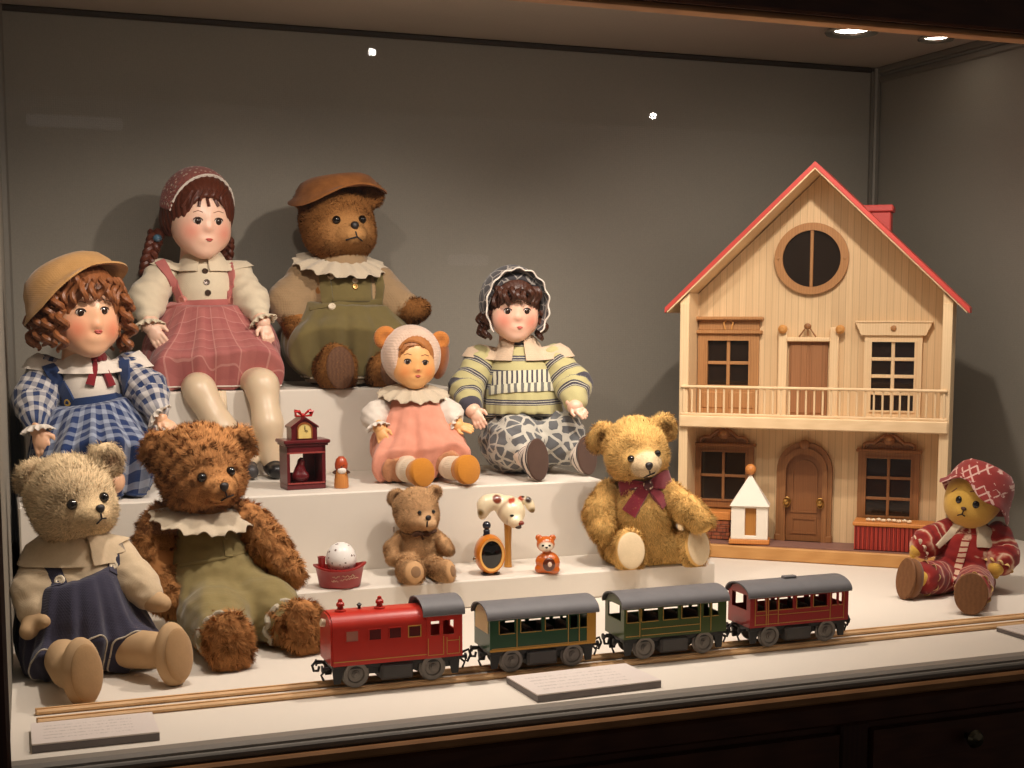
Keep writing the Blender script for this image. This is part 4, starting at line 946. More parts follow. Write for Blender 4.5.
sf.ell(b,(12*p,10*p,11.5*p),k=.003).ell(b+V(-8*p,-2*p,-6*p),(5.5*p,5.5*p,4.6*p),k=.003).ell(b+V(6*p,-3*p,-7*p),(6*p,5*p,4*p),k=.003).ell(b+V(-9*p,-3*p,3*p),(3.4*p,3.4*p,5*p),Ry(rad(20)),k=.003)
hc=V(-.5*p,-1*p,29.5*p); sf.ell(hc,(9.2*p,8.5*p,8.2*p),k=.003)
for s in(-1,1): sf.ell(hc+V(s*7*p,0,6.5*p),(3.4*p,2.4*p,3.4*p),k=.002)
sf.ell(hc+V(1*p,-7*p,-2.5*p),(4*p,3*p,3*p),k=.003)
org=np.array(rgb(200,98,26)); wht=np.array(rgb(236,222,200))
def figcol(v,n):
    x=(v-hc)/p; c=np.tile(org,(len(v),1)); d_=np.hypot((x[:,0]-.5)/7.5,(x[:,2]+1.8)/5.2)-1; w_=(np.clip(.5-d_*3,0,1)*(n[:,1]<.1))[:,None]; c=c*(1-w_)+wht*w_
    w_=(np.clip(1-np.linalg.norm((x-V(-7,0,6.5))/3.2,axis=1),0,1)[:,None]); return c*(1-w_*.6)+brn*w_*.6
bd=skin('body',[sf],m_attr('painted bear figurine',.25,.1,60,coat=.6),q,col=figcol,sm=1)
m=MB()
for s in(-1,1): m.ell(hc+V((.7+s*3.1)*p,-8*p,-.3*p),(1.7*p,1.2*p,1.2*p),n=12)
m.ell(hc+V(1*p,-10*p,-2*p),(1.5*p,1.1*p,1*p),n=10).build('face',M_gloss,bd)
MB().ell(b+V(1*p,-9.0*p,-.5*p),(6.3*p,2.4*p,7*p),Rz(.1),n=24).build('belly_disc',m_plain('dark brown glaze',rgb(84,36,20),.2,coat=.6),bd)
MB().ell(b+V(1.8*p,-11.2*p,0*p),(2.2*p,.8*p,2.6*p),n=14).build('belly_mark',m_plain('pale glaze',rgb(226,196,176),.3),bd)
# ================================================================== teddy bears
class Head:
    def __init__(s,f,u,v,y,R,yaw,pitch=0,roll=0,sx=1.0):
        s.S=V(sx,1,1); s.f=f; s.c=f.J(u,v,y=y); s.R=R*f.px; s.M=Rz(rad(yaw))@Rx(rad(pitch))@Ry(rad(roll))
    def T(s,x,y,z): return s.c+s.M@(V(x,y,z)*s.S*s.R)
    def inv(s,P): return ((P-s.c)@s.M)/s.R/s.S
    def ell(s,sf,c,r,k=.15,M=None,op='add'):
        sf.ell(s.T(*c),np.array(r,float)*s.S*s.R,s.M if M is None else s.M@M,k*s.R,op)
def line(f,name,objs,pts,r,mat,parent=None,lift=.0003,n=10):
    pts=np.array(pts,float); tt=np.linspace(0,len(pts)-1,n); P=[]
    for t in tt:
        h=f.hit(np.interp(t,range(len(pts)),pts[:,0]),np.interp(t,range(len(pts)),pts[:,1]),objs)
        if h is not None: P.append(h[0]+h[1]*lift)
    if len(P)<3: return None
    return MB().tube(P,r*f.px,6).build(name,mat,parent or f.root)
M_fur=m_attr('plush fur',.85,.05,90,sheen=0,spec=.1)
def near(f,L,z=None):
    pts=[(f.J(*l[:2],y=l[2]),l[3]*f.px) if len(l)==4 else (l[0],l[1]*f.px) for l in L]
    def fn(c):
        m=np.zeros(len(c),bool) if z is None else c[:,2]>z
        for q,r in pts: m|=np.linalg.norm(c-q,axis=1)<r
        return m*1.
    return fn
M_felt=m_fabric('felt pad tan',rgb(176,140,98)); M_thread=m_plain('black thread',rgb(28,18,14),.7); M_eye=m_plain('black glass eye',rgb(14,9,7),.06,0,.2,40,spec=.7); M_nose=m_plain('stitched black nose',rgb(30,22,20),.45,0,.3,900,bump=.5)
def bear(f,H,res,ears,torso,arms,legs,feet,col,face,fur=None,muz=(0,-.80,-.27,.42,.48,.33),eyes=(),nose=None,nsz=(5,4),eye_r=4,mouth=(),pad=None,extra=None,colfn=None,earin=None,cheek=.55,ka=.006,flat=True,nopad=False,nosemat=None,padscale=.82,pad_name='foot_pad'):
    """one plush body: skull, cheeks, muzzle, ears, trunk, arms, legs and feet blended together"""
    sf=Soft(res)
    H.ell(sf,(0,.05,.08),(.97,.90,.90)); H.ell(sf,(0,-.25,-.25),(.80,.62,.66),k=.25)
    for s in(-1,1): H.ell(sf,(s*.38,-.22,-.32),(cheek,.55,.50),k=.25)
    H.ell(sf,muz[:3],muz[3:],k=.22)
    for (u,v,y,r) in ears:
        c=f.J(u,v,y=y); r_=r*f.px; sf.ell(c,(r_,r_*.5,r_),H.M,.008); sf.ell(c-H.M[:,1]*r_*.62,(r_*.58,r_*.42,r_*.58),H.M,.005,'sub')
    sf.chain(f.pts(torso),k=.015,kk=.03)
    for a in arms: sf.chain(f.pts(a),k=ka)
    for l in legs: sf.chain(f.pts(l) if len(l[0])==4 else l,k=ka*1.4)
    for (c,n,hw,hh,th) in feet: sf.ell(c,(hw*f.px,hh*f.px,th*f.px),frame(n),.012)
    if extra: extra(sf)
    if flat: sf.cut(V(0,0,.0),V(0,0,-1))
    cb=np.array(col); cf=np.array(face); mz=H.T(muz[0],muz[1]-.25,muz[2])
    ein=np.array(earin) if earin is not None else cb*.6
    def C(v,n):
        c=np.tile(cb,(len(v),1)); h=H.inv(v)
        w=np.clip(1.25-np.linalg.norm((h-V(0,-1.0,-.25))/V(.75,.8,.6),axis=1),0,1)[:,None]; c=c*(1-w)+cf*w
        for (u,vv,y,r) in ears:
            e=f.J(u,vv,y=y)-H.M[:,1]*r*f.px*.35; w=np.clip(1.1-np.linalg.norm(v-e,axis=1)/(r*f.px*.7),0,1)[:,None]; c=c*(1-w*.8)+ein*w*.8
        return colfn(c,v,n) if colfn else c
    fu=None
    if fur:
        fu=dict(fur)
        def comb(root,nr):
            d=root-mz; d=d-nr*(d*nr).sum(1,keepdims=True); d=unit_rows(d); dn=np.tile([0,0,-1.],(len(root),1)); w=np.clip((np.linalg.norm(root-H.c,axis=1)/H.R-1.15)*4,0,1)[:,None]
            return d*(1-w)+dn*w
        def lenf(root):
            h=H.inv(root); dm=np.linalg.norm((h-V(0,-1.0,-.22))/V(.62,.6,.5),axis=1); L=np.clip(dm-.75,.16,1)
            for (c,n,hw,hh,th) in (feet if pad or nopad else []):
                q=(root-c)@frame(n)/f.px; m=(q[:,2]>.35*th)&((q[:,0]/hw)**2+(q[:,1]/hh)**2<.8); L=np.where(m,.03,L)
            for (u,v,y) in eyes:
                q=f.hit0(H,u,v); L=np.minimum(L,np.clip(np.linalg.norm(root-q,axis=1)/(2.2*eye_r*f.px)-.3,.1,1)) if q is not None else L
            return L
        fu['comb']=comb; fu['lenf']=lenf
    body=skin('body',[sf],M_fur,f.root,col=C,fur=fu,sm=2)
    for (u,v,y) in eyes:
        h=f.hit(u,v,[body]); r=eye_r*f.px
        if h: MB().ell(h[0]+h[1]*r*.15,r,n=18).build('eye',M_eye,f.root)
    if nose:
        h=f.hit(*nose,[body]); M=H.M
        MB().add(*egg((nsz[0]*f.px,nsz[0]*.6*f.px,nsz[1]*f.px)),M=M,t=h[0]+h[1]*nsz[0]*.15*f.px).build('nose',nosemat or M_nose,f.root)
    for i,l in enumerate(mouth):
        line(f,'mouth',[body],l,.75,M_thread,lift=.0012)
    if pad:
        for (c,n,hw,hh,th) in feet:
            F=frame(n); MB().ell(c+unit(n)*th*.80*f.px,(hw*padscale*f.px,hh*padscale*f.px,th*.28*f.px),F,28).build(pad_name,pad,f.root)
    return body
def egg(r):
    m=MB().ell((0,0,0),r,n=18); v=m.v[0].copy(); w=.72+.28*np.clip(v[:,2]/r[2],-1,1); v[:,0]*=w; return v,m.f
def hit0(s,H,u,v):
    d=unit(s.W@ray(u,v)); oc=s.C-H.c; b=oc@d; q=b*b-(oc@oc-(H.R*.95)**2)
    return s.C+d*(-b-math.sqrt(q)) if q>0 else None
Fig.hit0=hit0
M_shirt=m_fabric('cream shirt cloth',rgb(206,182,148),c2=rgb(214,192,160)); M_navy_c=m_fabric('navy linen',rgb(58,56,74),weave=700,var=.25,bump=.6); M_olive=m_fabric('olive linen',rgb(138,122,78),weave=800,var=.2); M_olive2=m_fabric('olive cotton',rgb(112,98,58),weave=800,var=.2)
M_lace=m_fabric('cream lace',rgb(222,204,176),weave=1500,var=.12,bump=.8); M_butn=m_plain('pearl button',rgb(220,204,178),.3,0,.08,90); M_hem=m_fabric('pale stitched hem',rgb(196,186,170),weave=900)
def gather(c,ax,n,amp,z0,z1,ph=0):
    """soft pleats fanning around a vertical line through c, growing from z0 down to z1"""
    def fn(P):
        a=np.arctan2(P[:,0]-c[0],-(P[:,1]-c[1])); w=np.clip((z0-P[:,2])/(z0-z1),0,1)**.6
        return amp*w*(np.sin(a*n+ph+1.3*np.sin(a*3.1+ph))*.7+.3*np.sin(a*n*2.3+2*ph))
    return fn
def wrinkle(s,amp,ph=0):
    return lambda P: amp*(np.sin(P[:,0]*s+2*np.sin(P[:,2]*s*.6+ph))*np.sin(P[:,2]*s*1.3+1.7*np.sin(P[:,0]*s*.5)+ph)+.5*np.sin(P[:,1]*s*1.6+P[:,2]*s+ph))
import bmesh
def hem(f,obj,co,no,r,mat,name='hem_trim',inset=.0015,zmin=.0035):
    """a stitched edge following the cut edge of a garment"""
    bm=bmesh.new(); bm.from_mesh(obj.data); no=unit(no); co=np.array(co)-no*inset
    g=bmesh.ops.bisect_plane(bm,geom=bm.verts[:]+bm.edges[:]+bm.faces[:],plane_co=co,plane_no=no)['geom_cut']
    es=[e for e in g if isinstance(e,bmesh.types.BMEdge)]; adj={}
    for e in es:
        a,b=e.verts; adj.setdefault(a.index if a.index>=0 else id(a),[])
    bm.verts.index_update(); adj={}
    for e in es:
        a,b=e.verts; adj.setdefault(a.index,[]).append(b.index); adj.setdefault(b.index,[]).append(a.index)
    bm.verts.ensure_lookup_table(); P={i:np.array(bm.verts[i].co) for i in adj}; left=set(adj); m=MB(); made=False
    while left:
        st=next((i for i in left if len(adj[i])==1),None); st=st if st is not None else next(iter(left)); ch=[st]; left.discard(st)
        while True:
            nx=[j for j in adj[ch[-1]] if j in left]
            if not nx: break
            ch.append(nx[0]); left.discard(nx[0])
        pts=np.array([P[i] for i in ch]); run=[]
        for q in pts:
            if q[2]>zmin: run.append(q)
            else:
                if len(run)>6: m.tube(np.array(run)[::2],r,6); made=True
                run=[]
        if len(run)>6: m.tube(np.array(run)[::2],r,6); made=True
    bm.free()
    return m.build(name,mat,f.root) if made else None
def ruff(f,name,c,M,r0,r1x,r1y,drop,mat,ns=24,nr=14,wav=.0035,scal=.06,n=180,m=8,th=.0014,arc=(0,360)):
    """a free lace collar: a drooping ring of cloth around the neck (sizes in px)"""
    p=f.px; top=[]; full=arc[1]-arc[0]>=359
    for i in range(n):
        a=rad(arc[0]+(arc[1]-arc[0])*i/(n if full else n-1)); e=1-scal*abs(math.cos(ns*a/2))
        for j in range(m):
            t=j/(m-1)*e; rx=(r0+(r1x-r0)*t)*p; ry=(r0+(r1y-r0)*t)*p
            top.append(c+M@V(rx*math.cos(a),ry*math.sin(a),-drop*p*t**1.5+wav*t*math.sin(nr*a)))
    top=np.array(top); vs=np.concatenate([top,top-M[:,2]*th]); K=n*m; fs=[]
    for i in range(n if full else n-1):
        k=(i+1)%n
        for j in range(m-1):
            A,B_,C_,D=i*m+j,k*m+j,k*m+j+1,i*m+j+1; fs+=[(A,D,C_,B_),(K+A,K+B_,K+C_,K+D)]
        A,B_=i*m+m-1,k*m+m-1; fs.append((A,K+A,K+B_,B_)); A,B_=i*m,k*m; fs.append((A,B_,K+B_,K+A))
    return MB().add(vs,fs).build(name,mat,f.root,60)
# ---- A: cream bear in a navy pinafore, on the floor at the far left
f=Fig('teddy_bear','cream teddy bear in navy pinafore and cream shirt, nearest the left corner','teddy bear',84,664,0)
H=Head(f,71,499,-.005,40,32,6,-4)
lf=(f.J(82,673,z=.0385),V(.42,-.88,.12),18,31,12); rf=(f.J(173,655,z=.0385),V(.50,-.84,.12),18,30,12)
hipL=f.J(62,652,y=-.02); hipR=f.J(108,648,y=-.02)
la=[(43,560,0,14),(34,592,-.03,13.5),(35,621,-.055,12)]; ra=[(116,556,0,15),(138,584,-.03,13),(153,601,-.05,11)]
tor=[(74,556,0,26),(76,600,0,38),(82,640,.0,42)]
def ex(sf):
    for (u,v,y,r,dx) in((28,632,-.07,8,0),(45,622,-.075,7,0),(163,604,-.06,8,0)): sf.ell(f.J(u,v,y=y),r*f.px,k=.01)
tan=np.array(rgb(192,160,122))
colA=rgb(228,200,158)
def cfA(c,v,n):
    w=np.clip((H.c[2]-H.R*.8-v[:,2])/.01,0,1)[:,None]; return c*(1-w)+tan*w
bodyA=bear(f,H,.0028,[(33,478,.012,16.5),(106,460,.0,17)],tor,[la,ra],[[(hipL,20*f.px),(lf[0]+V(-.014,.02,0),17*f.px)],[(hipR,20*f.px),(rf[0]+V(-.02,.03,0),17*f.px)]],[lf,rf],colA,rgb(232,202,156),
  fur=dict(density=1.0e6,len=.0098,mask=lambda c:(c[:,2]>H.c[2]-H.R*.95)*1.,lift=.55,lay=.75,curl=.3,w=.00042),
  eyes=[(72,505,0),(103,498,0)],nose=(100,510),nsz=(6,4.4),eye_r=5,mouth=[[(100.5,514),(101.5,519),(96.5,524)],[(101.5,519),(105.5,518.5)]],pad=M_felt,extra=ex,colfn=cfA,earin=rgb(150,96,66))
sf=Soft(.003); sf.chain([(p,r+.0075) for p,r in f.pts(tor)],k=.01,kk=.03)
for a,b in((la,.0055),(ra,.005)):
    P=f.pts(a); sf.chain([(P[0][0],P[0][1]+b),(P[1][0],P[1][1]+b+.002),(P[1][0]*.35+P[2][0]*.65,P[2][1]+b)],k=.015)
sf.disp(wrinkle(170,.0009))
shA=skin('shirt',[sf],M_shirt,f.root,sm=2)
sf=Soft(.003); c0=f.J(76,590,y=0)
sf.chain(f.pts([(75,566,-.006,36),(80,615,-.012,50),(84,640,-.01,52)]),k=.01,kk=.03)
sf.chain([(f.J(66,640,y=-.01),44*f.px),(f.J(56,668,y=-.075),26*f.px)],k=.02).chain([(f.J(100,630,y=-.01),42*f.px),(f.J(138,648,y=-.065),24*f.px)],k=.02)
sf.chain([(f.J(85,640,y=-.03),40*f.px),(f.J(96,655,y=-.07),20*f.px)],k=.03)
sf.disp(gather(c0,None,15,.0055,c0[2]+.03,.03)); sf.cut(c0+V(0,0,.032),V(-.2,-.15,1)).cut(V(0,0,.003),V(0,0,-1)).cut(f.J(70,662,y=-.088),V(.12,-1,-.45))
skA=skin('pinafore',[sf],M_navy_c,f.root,sm=1)
neck=H.T(0,.1,-.9)
f.collar('shirt_collar',[shA],f.J(75,562,y=0),(-64,284),62,lambda a:2,M_shirt,off=.003,th=.002)
o=[shA,skA]
f.strip('strap',o,[(44,552),(52,566),(60,586)],13,M_navy_c,taper=1.1); f.strip('strap',o,[(112,546),(114,558),(114,574)],11,M_navy_c)
f.button(o+[skA],60,581,5.2,M_butn); f.button(o,113.5,566,4.2,M_butn)
hem(f,skA,f.J(70,662,y=-.086),V(.12,-1,-.45),.0013,M_hem)
# ---- B: curly brown bear in olive rompers
f=Fig('teddy_bear','curly brown teddy bear in olive rompers with a white lace collar','teddy bear',222,632,0)
H=Head(f,200,469,-.01,41,30,8,-2)
lf=(f.J(230,644,z=.034),V(.35,-.92,.1),20,27,11); rf=(f.J(305,629,z=.034),V(.55,-.8,.15),19,27,11)
tor=[(204,522,0,24),(210,556,0,34),(216,600,0,40)]
la=[(163,526,0,20),(153,562,-.02,20),(166,594,-.05,17)]; ra=[(247,520,0,17),(268,546,-.025,16),(287,571,-.05,14)]
hipL=f.J(205,612,y=-.02); hipR=f.J(242,604,y=-.02)
colB=rgb(192,134,82)
def ex(sf): sf.ell(f.J(176,603,y=-.06),12*f.px,k=.01); sf.ell(f.J(293,575,y=-.058),9*f.px,k=.01)
zc1=H.c[2]-H.R
bodyB=bear(f,H,.0028,[(160,450,.02,19),(239,445,.01,17)],tor,[la,ra],[[(hipL,22*f.px),(lf[0]+V(-.006,.03,.0),19*f.px)],[(hipR,22*f.px),(rf[0]+V(-.02,.03,.0),18*f.px)]],[lf,rf],colB,rgb(194,138,86),
  fur=dict(density=1.1e6,len=.0115,lift=.7,lay=.45,curl=.75,clump=330,mess=.2,w=.00042,mask=near(f,[(154,540,-.01,26),(150,565,-.02,24),(166,594,-.05,26),(258,530,-.01,22),(268,546,-.025,22),(290,573,-.05,22),(lf[0],34),(rf[0],34),(lf[0]*.6+hipL*.4,26),(rf[0]*.6+hipR*.4,26)],zc1)),
  eyes=[(202,478,0),(230,472,0)],nose=(224,487.6),nsz=(6,4.6),eye_r=4.8,mouth=[[(225,492),(227,497),(221,500.5)],[(227,497),(233,495)]],extra=ex,earin=rgb(128,78,44))
sf=Soft(.003); sf.chain([(p,r+.005) for p,r in f.pts(tor)],k=.01,kk=.03).ell(f.J(215,585,y=-.02),(50*f.px,42*f.px,38*f.px),k=.02)
for hp,ft in((hipL,lf[0]+V(-.006,.03,0)),(hipR,rf[0]+V(-.02,.03,0))):
    sf.chain([(hp+V(0,0,.01),33*f.px),(hp*.45+ft*.55+V(0,0,.008),28*f.px),(hp*.12+ft*.88,23.5*f.px)],k=.02)
cw=f.J(211,562,y=0); sf.disp(gather(cw,None,13,.0028,cw[2]+.002,.05)).disp(wrinkle(150,.0008)); sf.cut(f.J(205,517,y=0),V(0,-.1,1)).cut(V(0,0,.003),V(0,0,-1))
roB=skin('rompers',[sf],M_olive,f.root,sm=1)
f.strip('waistband',[roB],[(180,566),(195,564),(212,561),(230,557),(245,552)],3,M_olive,lift=.0006)
f.strip('placket',[roB],[(222,519),(226,535),(229,557)],8,M_olive,lift=.001)
for v in(528,538,548): f.button([roB],222.5+(v-520)*.19,v,2.6,m_plain('olive button',rgb(150,132,88),.4),name='placket_button')
f.button([roB],246,532,4.5,M_butn)
ruff(f,'lace_collar',f.J(204,508,y=-.016),Rz(rad(24))@Rx(rad(14)),18,53,50,9,M_lace,ns=26,nr=12,scal=.10)
M_ging=m_fabric('gingham cuff',rgb(150,138,110),weave=500,c2=rgb(210,200,180))
for hp,ft in((hipL,lf[0]+V(-.006,.03,0)),(hipR,rf[0]+V(-.02,.03,0))):
    c=hp*.06+ft*.94; F=frame(ft-hp); r=21.5*f.px
    P=[c+F@V(math.cos(t)*(r+.002*math.cos(11*t)),math.sin(t)*(r+.002*math.cos(11*t)),.0035*math.sin(9*t)) for t in np.linspace(0,2*PI,56,endpoint=False)]
    MB().tube([V(q[0],q[1],max(q[2],.0045)) for q in P],.0042,8,closed=True).build('cuff',M_ging,f.root)
# ---- C: hatted bear on the top riser
f=Fig('teddy_bear','brown teddy bear in floppy brown hat and olive dress, on the tallest riser','teddy bear',340,384.6,Z3)
H=Head(f,337,224,-.01,37,26,5,0)
s_=f.px
lf=(f.J(337,369,y=-.135),V(.30,-.95,.12),19,24,12); rf=(f.J(386,372,y=-.10),V(.5,-.86,.1),18,20,12)
tor=[(340,266,0,24),(343,300,0,34),(346,345,0,40)]
la=[(308,276,0,15),(289,303,-.03,16),(297,325,-.062,12)]; ra=[(380,284,0,14),(396,305,-.03,14),(412,311,-.06,12)]
bodyC=bear(f,H,.0032,[(308,200,.02,13),(372,196,.0,12)],tor,[la,ra],[[(f.J(325,350,y=-.02),22*s_),(lf[0]+V(-.01,.03,0),17*s_)],[(f.J(362,352,y=-.02),22*s_),(rf[0]+V(-.01,.03,.0),16*s_)]],[lf,rf],rgb(150,100,54),rgb(186,138,86),
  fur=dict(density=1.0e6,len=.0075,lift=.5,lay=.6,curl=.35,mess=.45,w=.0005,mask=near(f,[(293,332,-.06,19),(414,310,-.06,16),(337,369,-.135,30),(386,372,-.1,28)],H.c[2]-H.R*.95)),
  eyes=[(336.5,220.4,0),(361.6,220,0)],nose=(354.6,227),nsz=(5.6,4.6),eye_r=4.2,mouth=[[(355.5,232),(357,237),(346,240)],[(357,237),(362,241)]],earin=rgb(110,60,26),
  extra=lambda sf:[sf.ell(f.J(299,333,y=-.068),11*s_,k=.01),sf.ell(f.J(420,309,y=-.066),9*s_,k=.008),sf.ell(f.J(296,341,y=-.066),6*s_,k=.008)])
M_pad=m_wood('ribbed brown sole',rgb(70,44,28),rgb(112,76,50),grain=(14,14,70),scale=9,rough=.8)
MB().ell(lf[0]+unit(lf[1])*11*s_,(14*s_,20.5*s_,3.4*s_),frame(lf[1]),28).build('foot_pad',M_pad,f.root)
MB().ell(rf[0]+unit(rf[1])*11*s_,(13*s_,16*s_,3.4*s_),frame(rf[1]),28).build('foot_pad',M_pad,f.root)
M_knit=m_fabric('tan knit',rgb(158,130,96),weave=420,var=.15,bump=.7)
sf=Soft(.0034); sf.chain([(p,r+.009) for p,r in f.pts(tor[:2])],k=.01,kk=.03)
for a in(la,ra):
    P=f.pts(a); sf.chain([(P[0][0],P[0][1]+.007),(P[1][0],P[1][1]+.007),(P[1][0]*.4+P[2][0]*.6,P[2][1]+.006)],k=.015)
sf.disp(wrinkle(120,.001)); shC=skin('jumper',[sf],M_knit,f.root,sm=2)
sf=Soft(.0034); sf.chain(f.pts([(345,302,-.004,36),(347,325,-.006,46),(347,345,-.01,50)]),k=.01,kk=.03)
sf.chain([(f.J(330,335,y=-.01),40*s_),(f.J(326,345,y=-.09),26*s_)],k=.03).chain([(f.J(360,335,y=-.01),42*s_),(f.J(376,344,y=-.075),26*s_)],k=.03).chain([(f.J(350,335,y=-.02),40*s_),(f.J(352,345,y=-.085),24*s_)],k=.03)
sf.chain([(f.J(316,338,y=-.02),32*s_),(f.J(308,350,y=-.085),22*s_)],k=.03).chain([(f.J(380,335,y=-.02),32*s_),(f.J(394,348,y=-.07),22*s_)],k=.03)
cw=f.J(345,303,y=0); sf.disp(gather(cw,None,12,.0055,cw[2],cw[2]-.09,.6)).cut(cw+V(0,0,.004),V(.05,-.1,1)).cut(V(0,0,.002),V(0,0,-1)).cut(f.J(345,356,y=-.108),V(.05,-1,-.35))
skC=skin('dress',[sf],M_olive2,f.root,sm=1)
sf=Soft(.0034); sf.chain([(p,r+.013) for p,r in f.pts(tor[:2])],k=.01,kk=.03).cut(f.J(343,274,y=0),V(0,-.1,1)).cut(f.J(323,300,y=0),V(-1,0,0)).cut(f.J(372,300,y=0),V(1,0,0)).cut(cw,V(0,0,-1)).cut(f.J(343,300,y=-.01),V(0,1,0))
bibC=skin('bib',[sf],M_olive2,f.root,sm=2)
ob=[shC,skC,bibC]
f.strip('waistband',ob,[(311,309),(325,306),(345,303.5),(365,303),(383,302)],6,M_olive2,lift=.0015)
f.strip('strap',ob,[(322,262),(325,278),(328,304)],12,M_olive2,lift=.002); f.strip('strap',ob,[(378,276),(381,288),(379,303)],9,M_olive2,lift=.002)
f.button(ob+[x for x in f.root.children if x.name.startswith('strap') and x.name in BV],331,277,3.6,M_butn); f.button(ob,355,281,3,M_butn); f.button(ob,355,287,3,m_plain('brass button',rgb(170,130,70),.3,.6)); f.button(ob,332,307,3.8,M_butn)
ruff(f,'lace_collar',f.J(341,256,y=-.012),Rz(rad(20))@Rx(rad(17)),16,48,47,9,M_lace,ns=30)
hem(f,skC,V(0,0,.008),V(0,0,-1),.0042,M_lace,'petticoat_lace',zmin=-1); hem(f,skC,V(0,0,.016),V(0,0,-1),.0022,M_lace,'petticoat_lace',zmin=-1)
M_hat=m_fabric('worn brown leather',rgb(112,68,32),weave=300,var=.35,bump=.3,sheen=.1,c2=rgb(146,92,46))
hc=H.T(0,.05,.62)
def brim(f,name,H,c,tilt,rx,ry,crown,mat,wav,parent,th=.0022,r_in=.78,dro=None):
    """hat: a crown over a wavy brim"""
    n=64; rings=[]; M=H.M@tilt; vs=[];fs=[]
    prof=[(.0,crown,0),(.3,crown*.985,0),(.55,crown*.9,0),(.70,crown*.68,0),(r_in,crown*.32,0),(r_in+.03,.03,0),(r_in+.06,0,.2),(.90,-.01,.6),(1.0,-.03,1.0)]
    pts=[]
    for r,z,w in prof:
        for i in range(n):
            a=2*PI*i/n; zz=z*ry+w*(wav(a)); pts.append(c+M@(V(r*rx*math.cos(a),r*ry*math.sin(a),zz)))
    m=len(prof)
    inner=[]
    for r,z,w in prof:
        for i in range(n):
            a=2*PI*i/n; zz=z*ry*.97+w*(wav(a))-th; q=r*(.97 if r<r_in+.03 else 1); inner.append(c+M@(V(q*rx*math.cos(a),q*ry*math.sin(a),zz)))
    N=m*n; vs=pts+inner
    for i in range(m-1):
        for k in range(n):
            a,b,c_,d=i*n+k,i*n+(k+1)%n,(i+1)*n+(k+1)%n,(i+1)*n+k
            fs+=[(d,c_,b,a),(N+a,N+b,N+c_,N+d)]
    i=m-1
    for k in range(n): a,b=i*n+k,i*n+(k+1)%n; fs.append((N+a,N+b,b,a))
    return MB().add(vs,fs).build(name,mat,parent,60)
hat=brim(f,'hat',H,H.T(0,.08,.86),Rx(rad(-9))@Ry(rad(-7)),50*s_,46*s_,.34,M_hat,lambda a:-.014*max(0,math.cos(a-PI))**2-.006*max(0,math.cos(a))**2+.006*math.sin(3*a),f.root,th=.004,r_in=.80)
# ---- D: small brown bear on the lowest riser
f=Fig('teddy_bear','small plain brown teddy bear sitting undressed on the lowest riser','teddy bear',420,572,Z1)
H=Head(f,416,511,-.004,23,34,8,0); s_=f.px
lf=(f.J(413,573,z=.0185),V(.35,-.9,.25),11,12,9); rf=(f.J(448,572,z=.0185),V(.75,-.6,.2),8,11.5,7)
tor=[(419,535,0,12),(420,550,0,16.5),(421,562,0,17.5)]
la=[(400,538,-.004,6.5),(393,549,-.015,7.5),(392.5,558,-.030,7)]; ra=[(437,537,-.004,6.5),(444,545,-.018,6.5),(448,550,-.028,6)]
bodyD=bear(f,H,.0016,[(395.5,497.5,.008,8.5),(434.5,493,.004,8)],tor,[la,ra],[[(f.J(409,564,y=-.008),12*s_),(lf[0]+V(-.006,.012,0),11.5*s_)],[(f.J(430,566,y=-.008),11*s_),(rf[0]+V(-.01,.010,0),9*s_)]],[lf,rf],rgb(206,162,116),rgb(212,172,130),
  fur=dict(density=2.2e6,len=.0045,lift=.5,lay=.6,curl=.4,mess=.5,cvar=.24,w=.00024),muz=(0,-.88,-.30,.40,.52,.32),
  eyes=[(419.5,513,0),(433,512,0)],nose=(428.3,519),nsz=(4.2,3.2),eye_r=2.1,mouth=[[(427.5,522),(427,527)]],pad=m_fabric('brown felt',rgb(150,114,80)),padscale=.5,earin=rgb(130,84,50))
M_bowb=m_fabric('brown ribbon',rgb(84,54,36),weave=1200)
m=MB()
for s in(-1,1): h=f.hit(421+s*4.5,533.5,[bodyD]); m.ell(h[0]+h[1]*.002,(5*s_,2*s_,3*s_),Ry(s*.3),12)
h=f.hit(421,533.5,[bodyD]); m.ell(h[0]+h[1]*.003,(2*s_,2.4*s_,2.4*s_),n=10); m.build('bow',M_bowb,f.root)
f.strip('ribbon',[bodyD],[(402,532),(410,534),(421,534.5),(430,533.5),(436,531)],2.2,M_bowb,lift=.002)
f.strip('bow_tail',[bodyD],[(421,534),(423,540)],2,M_bowb,lift=.002)
m=MB().box((-.0035,-.0005,-.008),(.0035,.0005,.002),.0004,M=Rz(.9)); o=m.build('care_tag',m_plain('white tag',rgb(226,216,204),.6),f.root); o.location=f.J(396,528,y=.004)-V(.004,0,0)
# ---- E: golden bear with a red bow
f=Fig('teddy_bear','golden teddy bear with cream muzzle and dark red bow, on the lowest riser','teddy bear',655,563,Z1)
H=Head(f,635.6,450,-.006,31,24,8,-4); s_=f.px
lf=(f.J(629,551,z=.031),V(.28,-.95,.18),16,21,10); rf=(f.J(694,547,z=.033),V(.55,-.80,.22),15,22,10)
tor=[(640,490,0,19),(643,515,0,25),(646,540,0,27)]
la=[(608,494,0,13),(599,514,-.02,13.5),(603,530,-.042,12)]; ra=[(668,493,0,13),(687,508,-.03,12),(702,522,-.05,11)]
cr=np.array(rgb(230,204,164))
def cfE(c,v,n):
    h=H.inv(v); w=np.clip((1.08-np.linalg.norm((h-V(0,-.95,-.28))/V(.52,.62,.44),axis=1))*8,0,1)[:,None]; return c*(1-w)+cr*w
M_cpad=m_fabric('cream felt',rgb(222,198,160))
